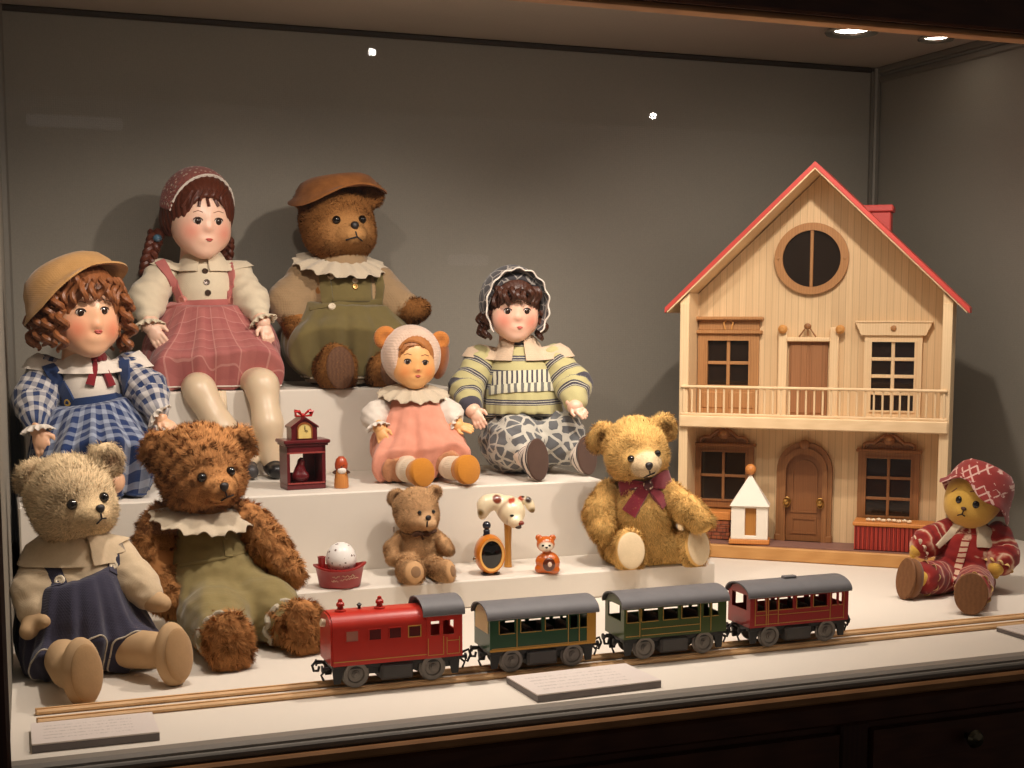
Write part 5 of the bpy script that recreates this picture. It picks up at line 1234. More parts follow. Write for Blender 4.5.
bodyE=bear(f,H,.0024,[(602,438,.012,14.5),(664,428.5,.006,13.5)],tor,[la,ra],[[(f.J(617,545,y=-.01),16*s_),(lf[0]+V(-.008,.02,0),14*s_)],[(f.J(664,546,y=-.01),16*s_),(rf[0]+V(-.015,.02,0),13*s_)]],[lf,rf],rgb(226,180,108),rgb(228,188,122),
  fur=dict(density=1.0e6,len=.0092,lift=.55,lay=.65,curl=.4,w=.00042),muz=(0,-.86,-.28,.46,.46,.37),
  eyes=[(631,459,0),(657,454,0)],nose=(649,466.5),nsz=(5.2,4.2),eye_r=3.6,mouth=[[(649.5,471),(650,474.5),(644,477)],[(650,474.5),(654.5,472.5)]],pad=M_cpad,padscale=.86,colfn=cfE,earin=rgb(150,96,40))
M_maroon=m_fabric('dark red satin',rgb(112,18,34),weave=1500,var=.2,bump=.15,sheen=.5)
t=NT('printed ribbon'); co=t.coord(); vo=t.n('ShaderNodeTexVoronoi',i_Vector=co,i_Scale=150.0).outputs[0]
M_print=t.fin(t.mix(t.math('LESS_THAN',vo,.32),rgb(74,26,30),rgb(214,190,170)),.6)
def bow(f,objs,knot,loops,tails,mat,kmat,parent,kr=4):
    p=f.px; h=f.hit(*knot,objs); k=h[0]+h[1]*.006; r=empty('bow',(0,0,0)); r.parent=parent
    for u,v,w in loops:
        q=f.hit(u,v,objs); q=(q[0]+q[1]*.007) if q else f.J(u,v,y=k[1]+.01)
        if np.linalg.norm(q-k)>.05: q=f.J(u,v,y=k[1]+.012)
        d=q-k; up=unit(np.cross(d,V(0,1,0))); n=14; vs=[];fs=[]
        for i in range(n):
            t=i/(n-1); w_=w*p*(.25+.75*math.sin(min(1,t*1.15)*PI*.5))*(1-.25*max(0,t-.8)/.2)
            c=k+d*t; b=math.sin(t*PI)*.006+.0015
            for e in(-1,-.5,0,.5,1): vs.append(c+up*w_*e+V(0,-b-.001*math.cos(e*5),0))
            for e in(1,.5,0,-.5,-1): vs.append(c+up*w_*e+V(0,b*.6,0))
        for i in range(n-1):
            for j in range(10): fs.append((i*10+j,i*10+(j+1)%10,(i+1)*10+(j+1)%10,(i+1)*10+j))
        fs+=[tuple(range(10))[::-1],tuple((n-1)*10+j for j in range(10))]
        MB().add(vs,fs).build('loop',mat,r,60)
    for ln,w in tails: f.strip('tail',objs,ln,w,mat,r,lift=.0055,taper=1.5)
    MB().ell(k+V(0,-.003,0),(kr*p,kr*.8*p,kr*1.1*p),n=14).build('knot',kmat,r); return r
bow(f,[bodyE],(647,486),[(619,489,9),(670,481,9)],[([(645,488),(638,500),(630,514)],11),([(650,488),(657,497),(664,506)],10)],M_maroon,M_print,f.root,5)
f.strip('ribbon',[bodyE],[(612,480),(622,485),(634,488),(647,488),(658,484),(668,477)],7,M_print,lift=.0055)
# ================================================================== dolls
def m_hair(name,c,scale=260):
    t=NT(name); co=t.coord(); nz=t.noise(t.coord(scale=(1,1,.25)),scale,3,.6); n2=t.noise(co,40,2)
    t.bump(nz,.5,.0012); return t.fin(t.mix(t.math('ADD',t.math('MULTIPLY',nz,.6),t.math('MULTIPLY',n2,.4)),vary(c,.45),vary(c,1.5)),.42,Specular_IOR_Level=.45)
M_skin=m_attr('painted porcelain',.38,.03,50,coat=.12,spec=.4,sss=.06); M_vinyl=m_attr('painted composition',.42,.05,60,coat=.1,spec=.4)
M_scl=m_plain('eye white',rgb(226,214,204),.15,0,.05); M_iris=m_plain('dark brown iris',rgb(44,28,20),.06,0,.3,300,spec=.7); M_lip=m_plain('painted lips',rgb(188,84,72),.4); M_lash=m_plain('painted lash',rgb(48,26,18),.6); M_brow=m_plain('painted brow',rgb(128,76,50),.6)
def doll_head(f,H,res=.0019,neck=True,nose=1.0,cheek=1.0):
    sf=Soft(res)
    H.ell(sf,(0,.10,.14),(.92,.92,.88)); H.ell(sf,(0,-.22,-.28),(.76,.64,.68),k=.3)
    for s in(-1,1):
        H.ell(sf,(s*.38,-.44,-.42),(.36*cheek,.34,.33),k=.25); H.ell(sf,(s*.90,.05,-.12),(.09,.17,.2),k=.06)
        H.ell(sf,(s*.37,-.99,-.05),(.20,.10,.13),k=.10,op='sub')
    H.ell(sf,(0,-.62,-.80),(.26,.18,.17),k=.35)
    H.ell(sf,(0,-.86,-.26),(.10*nose,.09,.075),k=.13); H.ell(sf,(0,-.82,-.10),(.05,.05,.16),k=.14)
    H.ell(sf,(0,-.80,-.55),(.18,.08,.09),k=.14)
    if neck: sf.chain([(H.T(0,.12,-.6),.34*H.R),(H.T(0,.15,-1.25),.36*H.R)],k=.1*H.R)
    return sf
def hand(f,w,d,n,L,side,curl=.5,res=.0013):
    """palm, four fingers of different lengths bent at the knuckles, and a thumb off the side of the palm"""
    d=unit(d); n=np.array(n,float); n=unit(n-d*(n@d)); x=np.cross(d,n)*side; sf=Soft(max(res,L/34))
    F=np.stack([x,n,d],1); sf.ell(w+d*.24*L,(.25*L,.14*L,.28*L),F,k=.03*L); sf.chain([(w-d*.25*L,.15*L),(w+d*.05*L,.17*L)],k=.1*L)
    for i,(o,l) in enumerate(((.185,.36),(.065,.42),(-.06,.40),(-.18,.31))):
        b=w+d*.38*L+x*o*L; fd=unit(d+x*o*.35+n*.15); m=b+fd*l*.55*L; t=m+unit(fd+n*curl*1.2)*l*.5*L
        sf.chain([(b,.078*L),(m,.070*L),(t,.060*L)],k=.012*L)
    b=w+d*.10*L+x*.20*L; m=b+unit(d*.65+x*.7+n*.2)*.2*L; t=m+unit(d*.95+x*.2+n*.4*curl)*.16*L
    sf.chain([(b,.09*L),(m,.074*L),(t,.06*L)],k=.04*L)
    return sf
def skincol(H,base,blush,amt=.8,legz=None,legc=None):
    b=np.array(base); r=np.array(blush)
    def C(v,n):
        c=np.tile(b,(len(v),1)); h=H.inv(v)
        for s in(-1,1):
            w=np.exp(-(((h-V(s*.47,-.72,-.36))/V(.27,.4,.25))**2).sum(1))[:,None]*amt; c=c*(1-w)+r*w
        w=np.exp(-(((h-V(0,-1.0,-.26))/V(.12,.2,.1))**2).sum(1))[:,None]*.3*amt; c=c*(1-w)+r*w
        if legz is not None: m=legz(v)[:,None]; c=np.where(m,np.array(legc),c)
        return c
    return C
def face(f,H,body,eyes,mouth,er,mw=4.5,brow=6,iris=None):
    p=f.px; M=H.M
    for k,(u,v) in enumerate(eyes):
        h=f.hit(u,v,[body]); c=h[0]-M[:,1]*.0; F=frame(h[1]*.6-M[:,1]*.4,M[:,2])
        e=MB().ell(c+F[:,2]*er*p*-.2,(er*1.15*p,er*.86*p,er*.5*p),F,18).build('eye',M_scl,f.root)
        MB().ell(c+F[:,2]*er*p*.10,(er*.82*p,er*.84*p,er*.30*p),F,18).build('iris',iris or M_iris,e)
        MB().ell(c+F[:,2]*er*p*.36+F[:,0]*-.22*er*p+F[:,1]*.28*er*p,er*.10*p,n=8).build('eye_glint',M_scl,e)
        a=[(c+F@V(er*1.18*math.cos(t),er*.90*math.sin(t),er*.18)*p) for t in np.linspace(.1,PI-.1,9)]
        MB().tube(a,[.15*p]+[er*.15*p]*7+[.15*p],6).build('eyelash',M_lash,e)
        if brow: line(f,'eyebrow',[body],[(u-er*1.3,v-brow*1.35),(u,v-brow*1.62),(u+er*1.3,v-brow*1.35)],.34,M_brow,lift=.0001)
    h=f.hit(*mouth,[body]); F=frame(h[1]*.5-M[:,1]*.5,M[:,2]); c=h[0]+F[:,2]*mw*.06*p
    m=MB()
    for s in(-1,1): m.ell(c+F@V(s*mw*.36,mw*.16,0)*p,(mw*.52*p,mw*.20*p,mw*.22*p),F@Rz(-s*.22),12)
    m.ell(c+F@V(0,-mw*.16,0)*p,(mw*.62*p,mw*.24*p,mw*.26*p),F,12); m.build('mouth',M_lip,f.root)
def limb_pat(chains,axis=None):
    """cloth coordinates: across = round the limb, along = down the limb"""
    def fn(P):
        best=np.full(len(P),9e9); out=np.zeros((len(P),3))
        for ci,ch in enumerate(chains):
            s0=0
            for (a,ra),(b,rb) in zip(ch[:-1],ch[1:]):
                a=np.array(a);b=np.array(b);ba=b-a;L=np.linalg.norm(ba); h=np.clip((P-a)@ba/(L*L+1e-12),0,1); q=P-a-h[:,None]*ba; d=np.linalg.norm(q,axis=1)-(ra+(rb-ra)*h)
                F=frame(ba,(0,1,.1)); ang=np.arctan2(q@F[:,1],q@F[:,0]); m=d<best; best[m]=d[m]
                out[m]=np.stack([ang*(ra+rb)/2,s0+h*L+np.clip((P-a)@ba/(L*L+1e-12)-1,0,9)*L*0,np.full(len(P),ci*.37)],1)[m]; s0+=L
        return out
    return fn
def skirt_pat(c,r=.085):
    return lambda P: np.stack([np.arctan2(P[:,0]-c[0],-(P[:,1]-c[1]))*r,-np.hypot(P[:,2]-c[2],np.clip(c[1]-P[:,1],0,9)),np.zeros(len(P))],1)
def pat_coord(t): return t.sep(t.n('ShaderNodeAttribute',attribute_name='pat').outputs[1])
def clothfin(t,col,bump=.3,rough=.85):
    fn=t.noise(t.coord(),900,2); t.bump(fn,bump,.0005); return t.fin(t.mix(t.math('MULTIPLY',fn,.25),col,(.02,.02,.02)),rough,Sheen_Weight=.2,Specular_IOR_Level=.2)
def stripe(t,x,per,w): return t.math('LESS_THAN',t.math('FRACT',t.math('DIVIDE',x,per)),w)
def m_gingham(name,a,b,per,w=.5):
    t=NT(name); x,y,z=pat_coord(t); s=t.math('MULTIPLY',t.math('ADD',stripe(t,x,per,w),stripe(t,y,per,w)),.5)
    n=t.noise(t.coord(),60,3); s=t.math('ADD',s,t.math('MULTIPLY',t.math('SUBTRACT',n,.5),.25)); return clothfin(t,t.mix(s,a,b))
def m_plaid(name,base,dark,light,per):
    t=NT(name); x,y,z=pat_coord(t); n=t.noise(t.coord(),50,4); c=t.mix(n,vary(base,.82),vary(base,1.15))
    c=t.mix(t.math('MULTIPLY',t.math('ADD',stripe(t,x,per,.4),stripe(t,y,per,.4)),.28),c,dark); l=t.math('MAXIMUM',stripe(t,t.math('ADD',x,per*.6),per,.06),stripe(t,t.math('ADD',y,per*.6),per,.06))
    return clothfin(t,t.mix(t.math('MULTIPLY',l,.5),c,light),.5)
def m_bands(name,stops,per,wob=.006,scale=25,attr=True,axis=1):
    t=NT(name); x,y,z=pat_coord(t) if attr else t.sep(t.coord()); s=(x,y,z)[axis]; n=t.noise(t.coord(),scale,3)
    q=t.math('FRACT',t.math('DIVIDE',t.math('ADD',s,t.math('MULTIPLY',t.math('SUBTRACT',n,.5),wob)),per)); r=t.ramp(q,stops)
    return clothfin(t,r)
M_white_c=m_fabric('white cotton',rgb(226,214,200),var=.06); M_cream_c=m_fabric('cream cotton',rgb(222,206,178),var=.08)
def legs_soft(f,chains,k=.01):
    sf=Soft(.0026)
    for c in chains: sf.chain(c,k=k)
    return sf
def ruffle(f,name,c,axis,r,mat,w=.004,n=13,amp=.0022,flare=.006):
    """a gathered frill around a wrist or ankle"""
    F=frame(axis); N=72; m=5; top=[]
    for i in range(N):
        a=2*PI*i/N
        for j in range(m):
            t=j/(m-1); rr=r+flare*t*(1+.4*math.sin(n*a))+amp*t*math.sin(n*a); top.append(c+F@V(rr*math.cos(a),rr*math.sin(a),w*t*2-w+.0015*t*math.cos(n*a)))
    top=np.array(top); K=len(top); nn=np.repeat(unit_rows(np.array([F@V(math.cos(2*PI*i/N)*.4,math.sin(2*PI*i/N)*.4,-1) for i in range(N)])),m,0)
    vs=np.concatenate([top,top+nn*.0012]); fs=[]
    for i in range(N):
        k=(i+1)%N
        for j in range(m-1):
            A,B_,C_,D=i*m+j,k*m+j,k*m+j+1,i*m+j+1; fs+=[(A,B_,C_,D),(K+A,K+D,K+C_,K+B_)]
        A,B_=i*m+m-1,k*m+m-1; fs.append((A,B_,K+B_,K+A))
    return MB().add(vs,fs).build(name,mat,f.root,60)
def hair_cap(f,H,mat,facer=(.70,.62,.80),facec=(0,-1.0,-.30),rr=(1.0,1.0,.97),strands=34,res=.0022,low=-.75,amp=.012,part=None):
    sf=Soft(res); H.ell(sf,(0,.13,.16),rr); H.ell(sf,(0,.30,-.25),(rr[0]*.95,.72,.55),k=.2)
    H.ell(sf,facec,facer,k=.06,op='sub'); sf.cut(H.T(0,0,low),-H.M[:,2])
    R=H.R
    def d(P):
        h=H.inv(P); a=np.arctan2(h[:,0],h[:,2]+.0*h[:,1]); b=np.arctan2(h[:,0],-h[:,1]); w=np.clip((h[:,2]-.2)*2,0,1); return amp*R*(np.sin(strands*b+5*h[:,2])*(1-w)+np.sin(strands*.8*a*1.2+4*h[:,1])*w)
    sf.disp(d); return skin('hair',[sf],mat,f.root,sm=1)
def ringlets(f,H,mat,spec,parent,name='ringlet',one=True):
    """corkscrew curls: (azimuth deg from face, start z, end z, out, coil, tube, turns)"""
    R=H.R; obs=[]
    for az,z0,z1,out,coil,tube,turns in spec:
        a=rad(az); rx=math.sin(a); ry=-math.cos(a); n=max(14,int(turns*12)); P=[];rr=[]
        ph=random.uniform(0,6)
        for i in range(n):
            t=i/(n-1); z=z0+(z1-z0)*t; o=out*(1+.10*math.sin(t*PI)); c_=coil*(min(1,t*5)*(1-.25*t)); x=rx*o; y=ry*o
            u=V(rx,ry,0); w=V(-ry,rx,0); q=ph+turns*2*PI*t
            P.append(H.T(*(V(x,y,z)+u*c_*math.cos(q)+w*c_*math.sin(q)))); rr.append(tube*R*(1 if t<.85 else 1-(t-.85)*4))
        obs.append(MB().tube(P,rr,7).build(name,mat,parent))
    return obs
def braid(f,P,r,mat,parent,name='braid'):
    P=np.array(P); m=MB(); n=60; tt=np.linspace(0,len(P)-1,n); C=np.stack([np.interp(tt,range(len(P)),P[:,k]) for k in range(3)],1); L=np.linalg.norm(np.diff(C,axis=0),axis=1).sum()
    for k in range(3):
        q=tt/(len(P)-1)*L/(r*3.2)*2*PI+k*2*PI/3; o=np.stack([r*.75*np.sin(q),-r*.35*np.sin(2*q),0*q],1); m.tube(C+o,r*.62*np.linspace(1,.75,n),8)
    return m.build(name,mat,parent)
def sleeve(f,name,ch,mat,res=.003,wr=.0012,pat=None,ws=170,ph=0,extra=None):
    sf=Soft(res); sf.chain(ch,k=.015,kk=.02)
    if extra: extra(sf)
    sf.disp(wrinkle(ws,wr,ph)); return skin(name,[sf],mat,f.root,sm=1,pat=pat or limb_pat([ch]))
# ---------------------------------------------------------------- A: curly doll in blue gingham
f=Fig('porcelain_doll','auburn curly haired doll in blue gingham dress and tan straw hat, far left','doll',90,492,Z2); p=f.px
H=Head(f,81.5,311,-.012,42,22,4,2,.86)
tor=[(86,366,0,15),(90,390,0,24),(92,425,0,26),(92,455,0,30)]
la=[(48,372,0,11),(35,402,-.02,10),(38,431,-.075,7.5)]; ra=[(130,368,0,11),(149,394,-.03,10),(160,419,-.07,7.5)]
sb=Soft(.003); sb.chain(f.pts(tor),k=.01,kk=.02)
for a in(la,ra): sb.chain(f.pts(a),k=.008)
lgs=[[(f.J(78,470,y=-.01),15*p),(f.J(74,482,z=.03),12*p)],[(f.J(108,470,y=-.01),15*p),(f.J(112,482,z=.03),12*p)]]
for l in lgs: sb.chain(l,k=.01)
sb.cut(V(0,0,0),V(0,0,-1))
hl=hand(f,f.J(38.5,433,y=-.078),V(.25,-.25,-.9),V(.30,.93,-.2),32*p,1,.3); hr_=hand(f,f.J(160,420,y=-.072),V(.75,-.45,-.45),V(-.25,.75,-.6),23*p,-1,.3)
fair=rgb(232,180,142)
body=skin('body',[doll_head(f,H),sb,hl,hr_],M_skin,f.root,col=skincol(H,fair,rgb(214,112,82),.75),sm=2)
face(f,H,body,[(80.8,312.8),(104.3,311)],(98.5,332),4.0,5,7)
M_aub=m_hair('auburn hair',rgb(136,82,46))
hr2=hair_cap(f,H,M_aub,facer=(.72,.7,.86),facec=(0,-1.02,-.34),rr=(1.04,1.03,.98))
sp=[]
for k,az in enumerate(list(range(52,309,17))):
    for q,(z0,z1) in enumerate(((.42,-.30),(.05,-.88))): sp.append((az+random.uniform(-5,5)+q*8,z0,z1+random.uniform(-.1,.1),1.04+.08*q,.145,.075,2.3+random.uniform(-.3,.4)))
for az in range(-48,60,13): sp.append((az,.78,.33+.16*abs(az)/50*-1+random.uniform(-.04,.04),.90,.08,.07,1.0))
ringlets(f,H,M_aub,sp,hr2)
M_straw=m_fabric('tan felt hat',rgb(176,130,74),weave=420,var=.22,c2=rgb(190,146,92),bump=.5)
brim(f,'hat',H,H.T(-.17,.24,.52),Rx(rad(-30))@Ry(rad(-19)),57*p,50*p,.50,M_straw,lambda a:-.010+.010*max(0,math.sin(-a+.5))+.003*math.sin(3*a+1)-.016*max(0,math.cos(a-PI)),f.root,th=.0035,r_in=.80)
M_gb=m_gingham('blue gingham',rgb(206,200,196),rgb(40,58,100),.0165)
M_nb=m_fabric('navy band',rgb(38,58,100),var=.12)
sf=Soft(.003); sf.chain([(q,r+.005) for q,r in f.pts(tor[:3])],k=.01,kk=.02); bl=skin('blouse',[sf],M_white_c,f.root,sm=1)
cl=[(q,r) for q,r in f.pts([(46,373,0,17),(35,400,-.02,18.5),(36,421,-.06,13)])]; cr_=[(q,r) for q,r in f.pts([(130,369,0,16),(147,391,-.028,18),(157,411,-.06,12)])]
s1=sleeve(f,'sleeve',cl,M_gb,wr=.0018,ws=150); s2=sleeve(f,'sleeve',cr_,M_gb,wr=.0018,ph=2,ws=150)
ruffle(f,'cuff',f.J(38,430,y=-.074),V(.1,-.25,-.95),10*p,M_white_c); ruffle(f,'cuff',f.J(158.5,416,y=-.068),V(.65,-.3,-.6),9*p,M_white_c)
sf=Soft(.003); c0=f.J(95,402,y=0)
sf.chain(f.pts([(94,402,-.004,26),(93,430,-.014,44),(92,462,-.022,52)]),k=.01,kk=.03).chain([(f.J(88,455,y=-.02),50*p),(f.J(86,466,y=-.09),34*p)],k=.03).chain([(f.J(105,452,y=-.02),50*p),(f.J(116,464,y=-.085),36*p)],k=.03)
sf.disp(gather(c0,None,17,.0062,c0[2]-.004,c0[2]-.075)).cut(c0+V(0,0,.006),V(-.14,-.1,1)).cut(V(0,0,.003),V(0,0,-1)).cut(f.J(100,480,y=-.118),V(.05,-1,-.25))
M_gs=m_gingham('dark blue gingham',rgb(158,166,184),rgb(28,50,98),.0165,.58)
sk=skin('skirt',[sf],M_gs,f.root,sm=1,pat=skirt_pat(c0)); hem(f,sk,V(0,0,.005),V(0,0,-1),.0018,M_nb,zmin=-1)
ob=[bl,sk]
f.strip('waistband',ob,[(61,405),(75,404),(95,401.5),(112,399),(130,394.5)],10,M_nb,lift=.0022,n=22)
f.strip('strap',[bl,s1],[(48,366),(58,381),(66,394),(70,403)],13,M_nb,lift=.0022); f.strip('strap',[bl,s2],[(124,361),(126,377),(124,396)],10,M_nb,lift=.0022)
f.button(ob,68.5,403,4.2,m_plain('yellow button',rgb(206,166,70),.3)); f.button(ob,126.5,395,3.4,m_plain('red button',rgb(170,60,44),.3))
f.collar('collar',[bl,s1,s2],f.J(88,378,y=0),(-75,280),64,lambda a:10,M_white_c,off=.0045,ruf=.0025,nr=11,far=.11,n=110)
M_rib=m_fabric('dark red ribbon',rgb(124,22,30),weave=1600,var=.2,bump=.15,sheen=.4)
bow(f,[bl],(97,361),[(91,359,4),(103,358,4)],[([(96,362),(93,374),(90,386)],5.5),([(98,362),(105,374),(110.5,387)],5.5)],M_rib,M_rib,f.root,2.6)
line(f,'hair_ribbon',[hr2],[(34,310),(35,322),(33,334)],1.2,M_white_c,lift=.012)
# ---------------------------------------------------------------- B: doll in dusty pink pinafore with braids
f=Fig('porcelain_doll','brown haired doll with braids, pink pinafore and patterned headscarf, legs hanging from tallest riser','doll',213,386.6,Z3); p=f.px
H=Head(f,198.5,216,-.012,40,17,5,3,.84)
tor=[(203,266,0,16),(205,290,0,26),(208,330,0,30),(210,356,0,28)]
la=[(162,274,0,12),(148,302,-.04,10),(150,327,-.105,7.5)]; ra=[(240,276,0,12),(252,302,-.045,10),(263,323,-.11,7.5)]
sb=Soft(.0034); sb.chain(f.pts(tor),k=.01,kk=.02)
for a in(la,ra): sb.chain(f.pts(a),k=.008)
hz=Z2-Z3
an1=f.J(247,466,y=-.192); an2=f.J(272,463,y=-.192)
lg1=[(f.J(190,368,y=-.01),16*p),(f.J(199,391,y=-.163),14.5*p),(f.J(222,430,y=-.190),13*p),(V(an1[0],an1[1],hz+.03),9.5*p)]; lg2=[(f.J(232,366,y=-.01),16*p),(f.J(262,386,y=-.163),14.5*p),(f.J(268,425,y=-.190),13*p),(V(an2[0],an2[1],hz+.03),9.5*p)]
for l in(lg1,lg2): sb.chain(l,k=.01,kk=.015)
hl=hand(f,f.J(151,327,y=-.108),V(.45,-.35,-.8),V(.30,.93,-.2),29*p,1,.3); hr_=hand(f,f.J(264,325,y=-.112),V(.25,-.45,-.8),V(-.25,.75,-.6),25*p,-1,.6)
pale=rgb(236,194,168); crl=rgb(220,196,164)
body=skin('body',[doll_head(f,H),sb,hl,hr_],M_skin,f.root,col=skincol(H,pale,rgb(212,116,96),.7,lambda v:(v[:,1]<-.06)&(v[:,2]<.045)&(v[:,0]>f.J(165,380,y=-.1)[0])&(v[:,2]<f.J(215,352,y=-.12)[2]),crl),sm=2,zc=lambda v:(f.A+v@Rz(-f.psi).T)[:,1]>2.460)
face(f,H,body,[(198,221.3),(218.5,222)],(209.3,240),3.8,4.2,6.5)
M_bh=m_hair('auburn dark hair',rgb(84,38,22))
hr2=hair_cap(f,H,M_bh,facer=(.74,.7,.86),facec=(.02,-1.02,-.36),rr=(1.03,1.04,.98),low=-.55)
for u0,u1 in((184,180),(190,188),(197,197),(204,207),(211,216),(217,223)): line(f,'hair_strand',[hr2,body],[(u0+8,191),(u0+3,199),(u1+2,207)],1.7,M_bh,parent=hr2,lift=.001)
braid(f,[f.J(157,232,y=.0),f.J(153,246,y=-.01),f.J(148,262,y=-.01),f.J(146,276,y=.0)],6.5*p,M_bh,hr2); braid(f,[f.J(226,238,y=.03),f.J(227,248,y=.03),f.J(226,262,y=.03)],6*p,M_bh,hr2)
MB().ell(f.J(157.5,238.5,y=-.016),(4.5*p,4.5*p,3.8*p)).build('hair_bead',m_plain('blue glass bead',rgb(70,100,120),.1,coat=.5),hr2)
t=NT('printed headscarf'); vo=t.n('ShaderNodeTexVoronoi',i_Vector=t.coord(),i_Scale=120.0).outputs[0]; nz=t.noise(t.coord(),180,3)
M_scarf=clothfin(t,t.mix(t.math('LESS_THAN',t.math('ADD',vo,t.math('MULTIPLY',nz,.4)),.5),rgb(150,84,74),rgb(204,172,152)))
sf=Soft(.0024); H.ell(sf,(0,.13,.17),(1.06,1.06,1.02)); H.ell(sf,(0,.13,.16),(1.02,1.02,.975),k=.01,op='sub'); sf.cut(H.T(0,-.40,.70),H.M@V(.22,-.90,-.36)).cut(H.T(0,.4,.12),H.M@V(0,.1,-1))
sc=skin('headscarf',[sf],M_scarf,f.root,sm=1); hem(f,sc,H.T(0,-.40,.70),H.M@V(.22,-.90,-.36),.0016,M_white_c,'headscarf_edge',zmin=-9)
sf=Soft(.0034); sf.chain([(q,r+.005) for q,r in f.pts(tor[:3])],k=.01,kk=.02); bl=skin('blouse',[sf],M_cream_c,f.root,sm=1)
cl=[(q,r) for q,r in f.pts([(163,275,0,16),(147,301,-.04,17),(148,318,-.085,10.5)])]; cr_=[(q,r) for q,r in f.pts([(239,277,0,15),(252,302,-.045,15),(260,316,-.09,10)])]
s1=sleeve(f,'sleeve',cl,M_cream_c,wr=.0018,ws=120); s2=sleeve(f,'sleeve',cr_,M_cream_c,wr=.0018,ph=2,ws=120)
ruffle(f,'cuff',f.J(149.5,325,y=-.100),V(.1,-.3,-.9),10*p,M_cream_c); ruffle(f,'cuff',f.J(262.5,321,y=-.105),V(.35,-.35,-.8),9*p,M_cream_c)
M_pk=m_plaid('dusty pink plaid',rgb(184,110,104),rgb(160,84,84),rgb(216,160,148),.022); M_pks=m_fabric('dusty pink cloth',rgb(182,106,100),var=.15)
sf=Soft(.0032); c0=f.J(205,304,y=0)
sf.chain(f.pts([(205,303,-.004,31),(207,330,-.012,42),(209,362,-.02,48)]),k=.01,kk=.03)
sf.chain([(f.J(186,355,y=-.02),42*p),(f.J(178,378,y=-.125),30*p)],k=.03).chain([(f.J(236,350,y=-.02),42*p),(f.J(253,372,y=-.125),29*p)],k=.03).chain([(f.J(210,350,y=-.03),42*p),(f.J(215,372,y=-.12),27*p)],k=.03)
cp=f.J(215,385,y=-.142); cn=V(.08,-1,-.35)
sf.disp(gather(c0,None,14,.0046,c0[2]-.004,c0[2]-.12)).cut(c0+V(0,0,.003),V(0,-.1,1)).cut(V(0,0,.002),V(0,0,-1)).cut(cp,cn)
sk=skin('pinafore',[sf],M_pk,f.root,sm=1,pat=skirt_pat(c0)); hem(f,sk,V(0,0,.006),V(0,0,-1),.0016,M_white_c,zmin=-1)
ob=[bl,sk]
f.strip('waistband',ob,[(169,306),(185,305),(205,304),(222,303.5),(239,303)],8,M_pks,lift=.0022,n=20)
f.strip('strap',[bl,s1],[(160,262),(170,278),(178,292),(182,304)],10,M_pks,lift=.0022); f.strip('strap',[bl,s2],[(229,263),(231,280),(230.5,304)],10,M_pks,lift=.0022)
M_pb=m_plain('pink button',rgb(196,124,112),.3)
f.button(ob,183,301,5.2,M_pb); f.button(ob,230.5,301,5.2,M_pb)
for u,v in((205,271.5),(206.8,282.5),(208,293)): f.button([bl],u,v,3,m_plain('dark button',rgb(74,56,44),.25,.3))
f.collar('collar',[bl,s1,s2],f.J(204,280,y=0),(-78,258),66,lambda a:16,M_cream_c,off=.0045,far=.12,n=90)
M_shoe=m_plain('black shoe leather',rgb(24,21,22),.35,0,.2,60); M_shoeg=m_plain('grey shoe leather',rgb(62,58,58),.45,0,.2,60)
for an,mt in((an1,M_shoeg),(an2,M_shoe)):
    sf=Soft(.0026); b=V(an[0],an[1],hz); sf.chain([(b+V(0,.012,.017),.0155),(b+V(.006,-.03,.014),.0135)],k=.01).ell(b+V(0,.004,.03),(.017,.019,.014),k=.01).cut(b+V(0,0,.0005),V(0,0,-1)).cut(b+V(0,0,.043),V(0,0,1))
    skin('shoe',[sf],mt,f.root,sm=1,zc=hz+.0008)
# ---------------------------------------------------------------- C: baby doll in a bear-eared bonnet
f=Fig('baby_doll','baby doll in bear eared bonnet and pink dress with orange shoes, on the middle riser','doll',414,477,Z2); p=f.px
H=Head(f,412,359,-.006,28,14,6,2,.93)
tor=[(414,394,0,13),(414,415,0,20),(415,445,0,24)]
la=[(389,404,0,9),(375,419,-.025,8),(380,429,-.06,6.5)]; ra=[(442,403,0,9),(452,417,-.025,8),(458,426,-.055,6.5)]
ft1=(f.J(421,473,z=.0255),V(.45,-.88,.15)); ft2=(f.J(466,470,z=.0265),V(.5,-.85,.15))
lg1=[(f.J(402,452,y=-.01),12*p),(ft1[0]+V(-.022,.035,0),10.5*p),(ft1[0]+V(-.008,.012,0),9.5*p)]; lg2=[(f.J(430,450,y=-.01),12*p),(ft2[0]+V(-.025,.035,0),10.5*p),(ft2[0]+V(-.008,.012,0),9.5*p)]
sb=Soft(.0026); sb.chain(f.pts(tor),k=.01,kk=.02)
for a in(la,ra): sb.chain(f.pts(a),k=.008)
for l in(lg1,lg2): sb.chain(l,k=.008)
sb.cut(V(0,0,0),V(0,0,-1))
hl=hand(f,f.J(380,429,y=-.062),V(.25,-.4,-.85),V(.30,.93,-.2),24*p,1,.3); hr_=hand(f,f.J(457,426,y=-.056),V(.9,-.3,-.15),V(-.25,.75,-.6),21*p,-1,.2)
org_=rgb(234,176,112); sock=np.array(rgb(226,206,180))
body=skin('body',[doll_head(f,H,.0017),sb,hl,hr_],M_vinyl,f.root,col=skincol(H,org_,rgb(222,118,58),.6,lambda v:(v[:,2]<.055)&(v[:,1]<-.03),sock),sm=2)
face(f,H,body,[(407.7,362),(425,363)],(418,376.5),3.0,3.4,5)
line(f,'nostril',[body],[(417.2,370),(418.4,370.4),(419.6,370)],.5,M_lip)
M_lb=m_hair('light brown hair',rgb(168,108,58))
hr2=hair_cap(f,H,M_lb,facer=(.78,.7,.92),facec=(0,-1.0,-.30),rr=(.98,.98,.93),low=-.4)
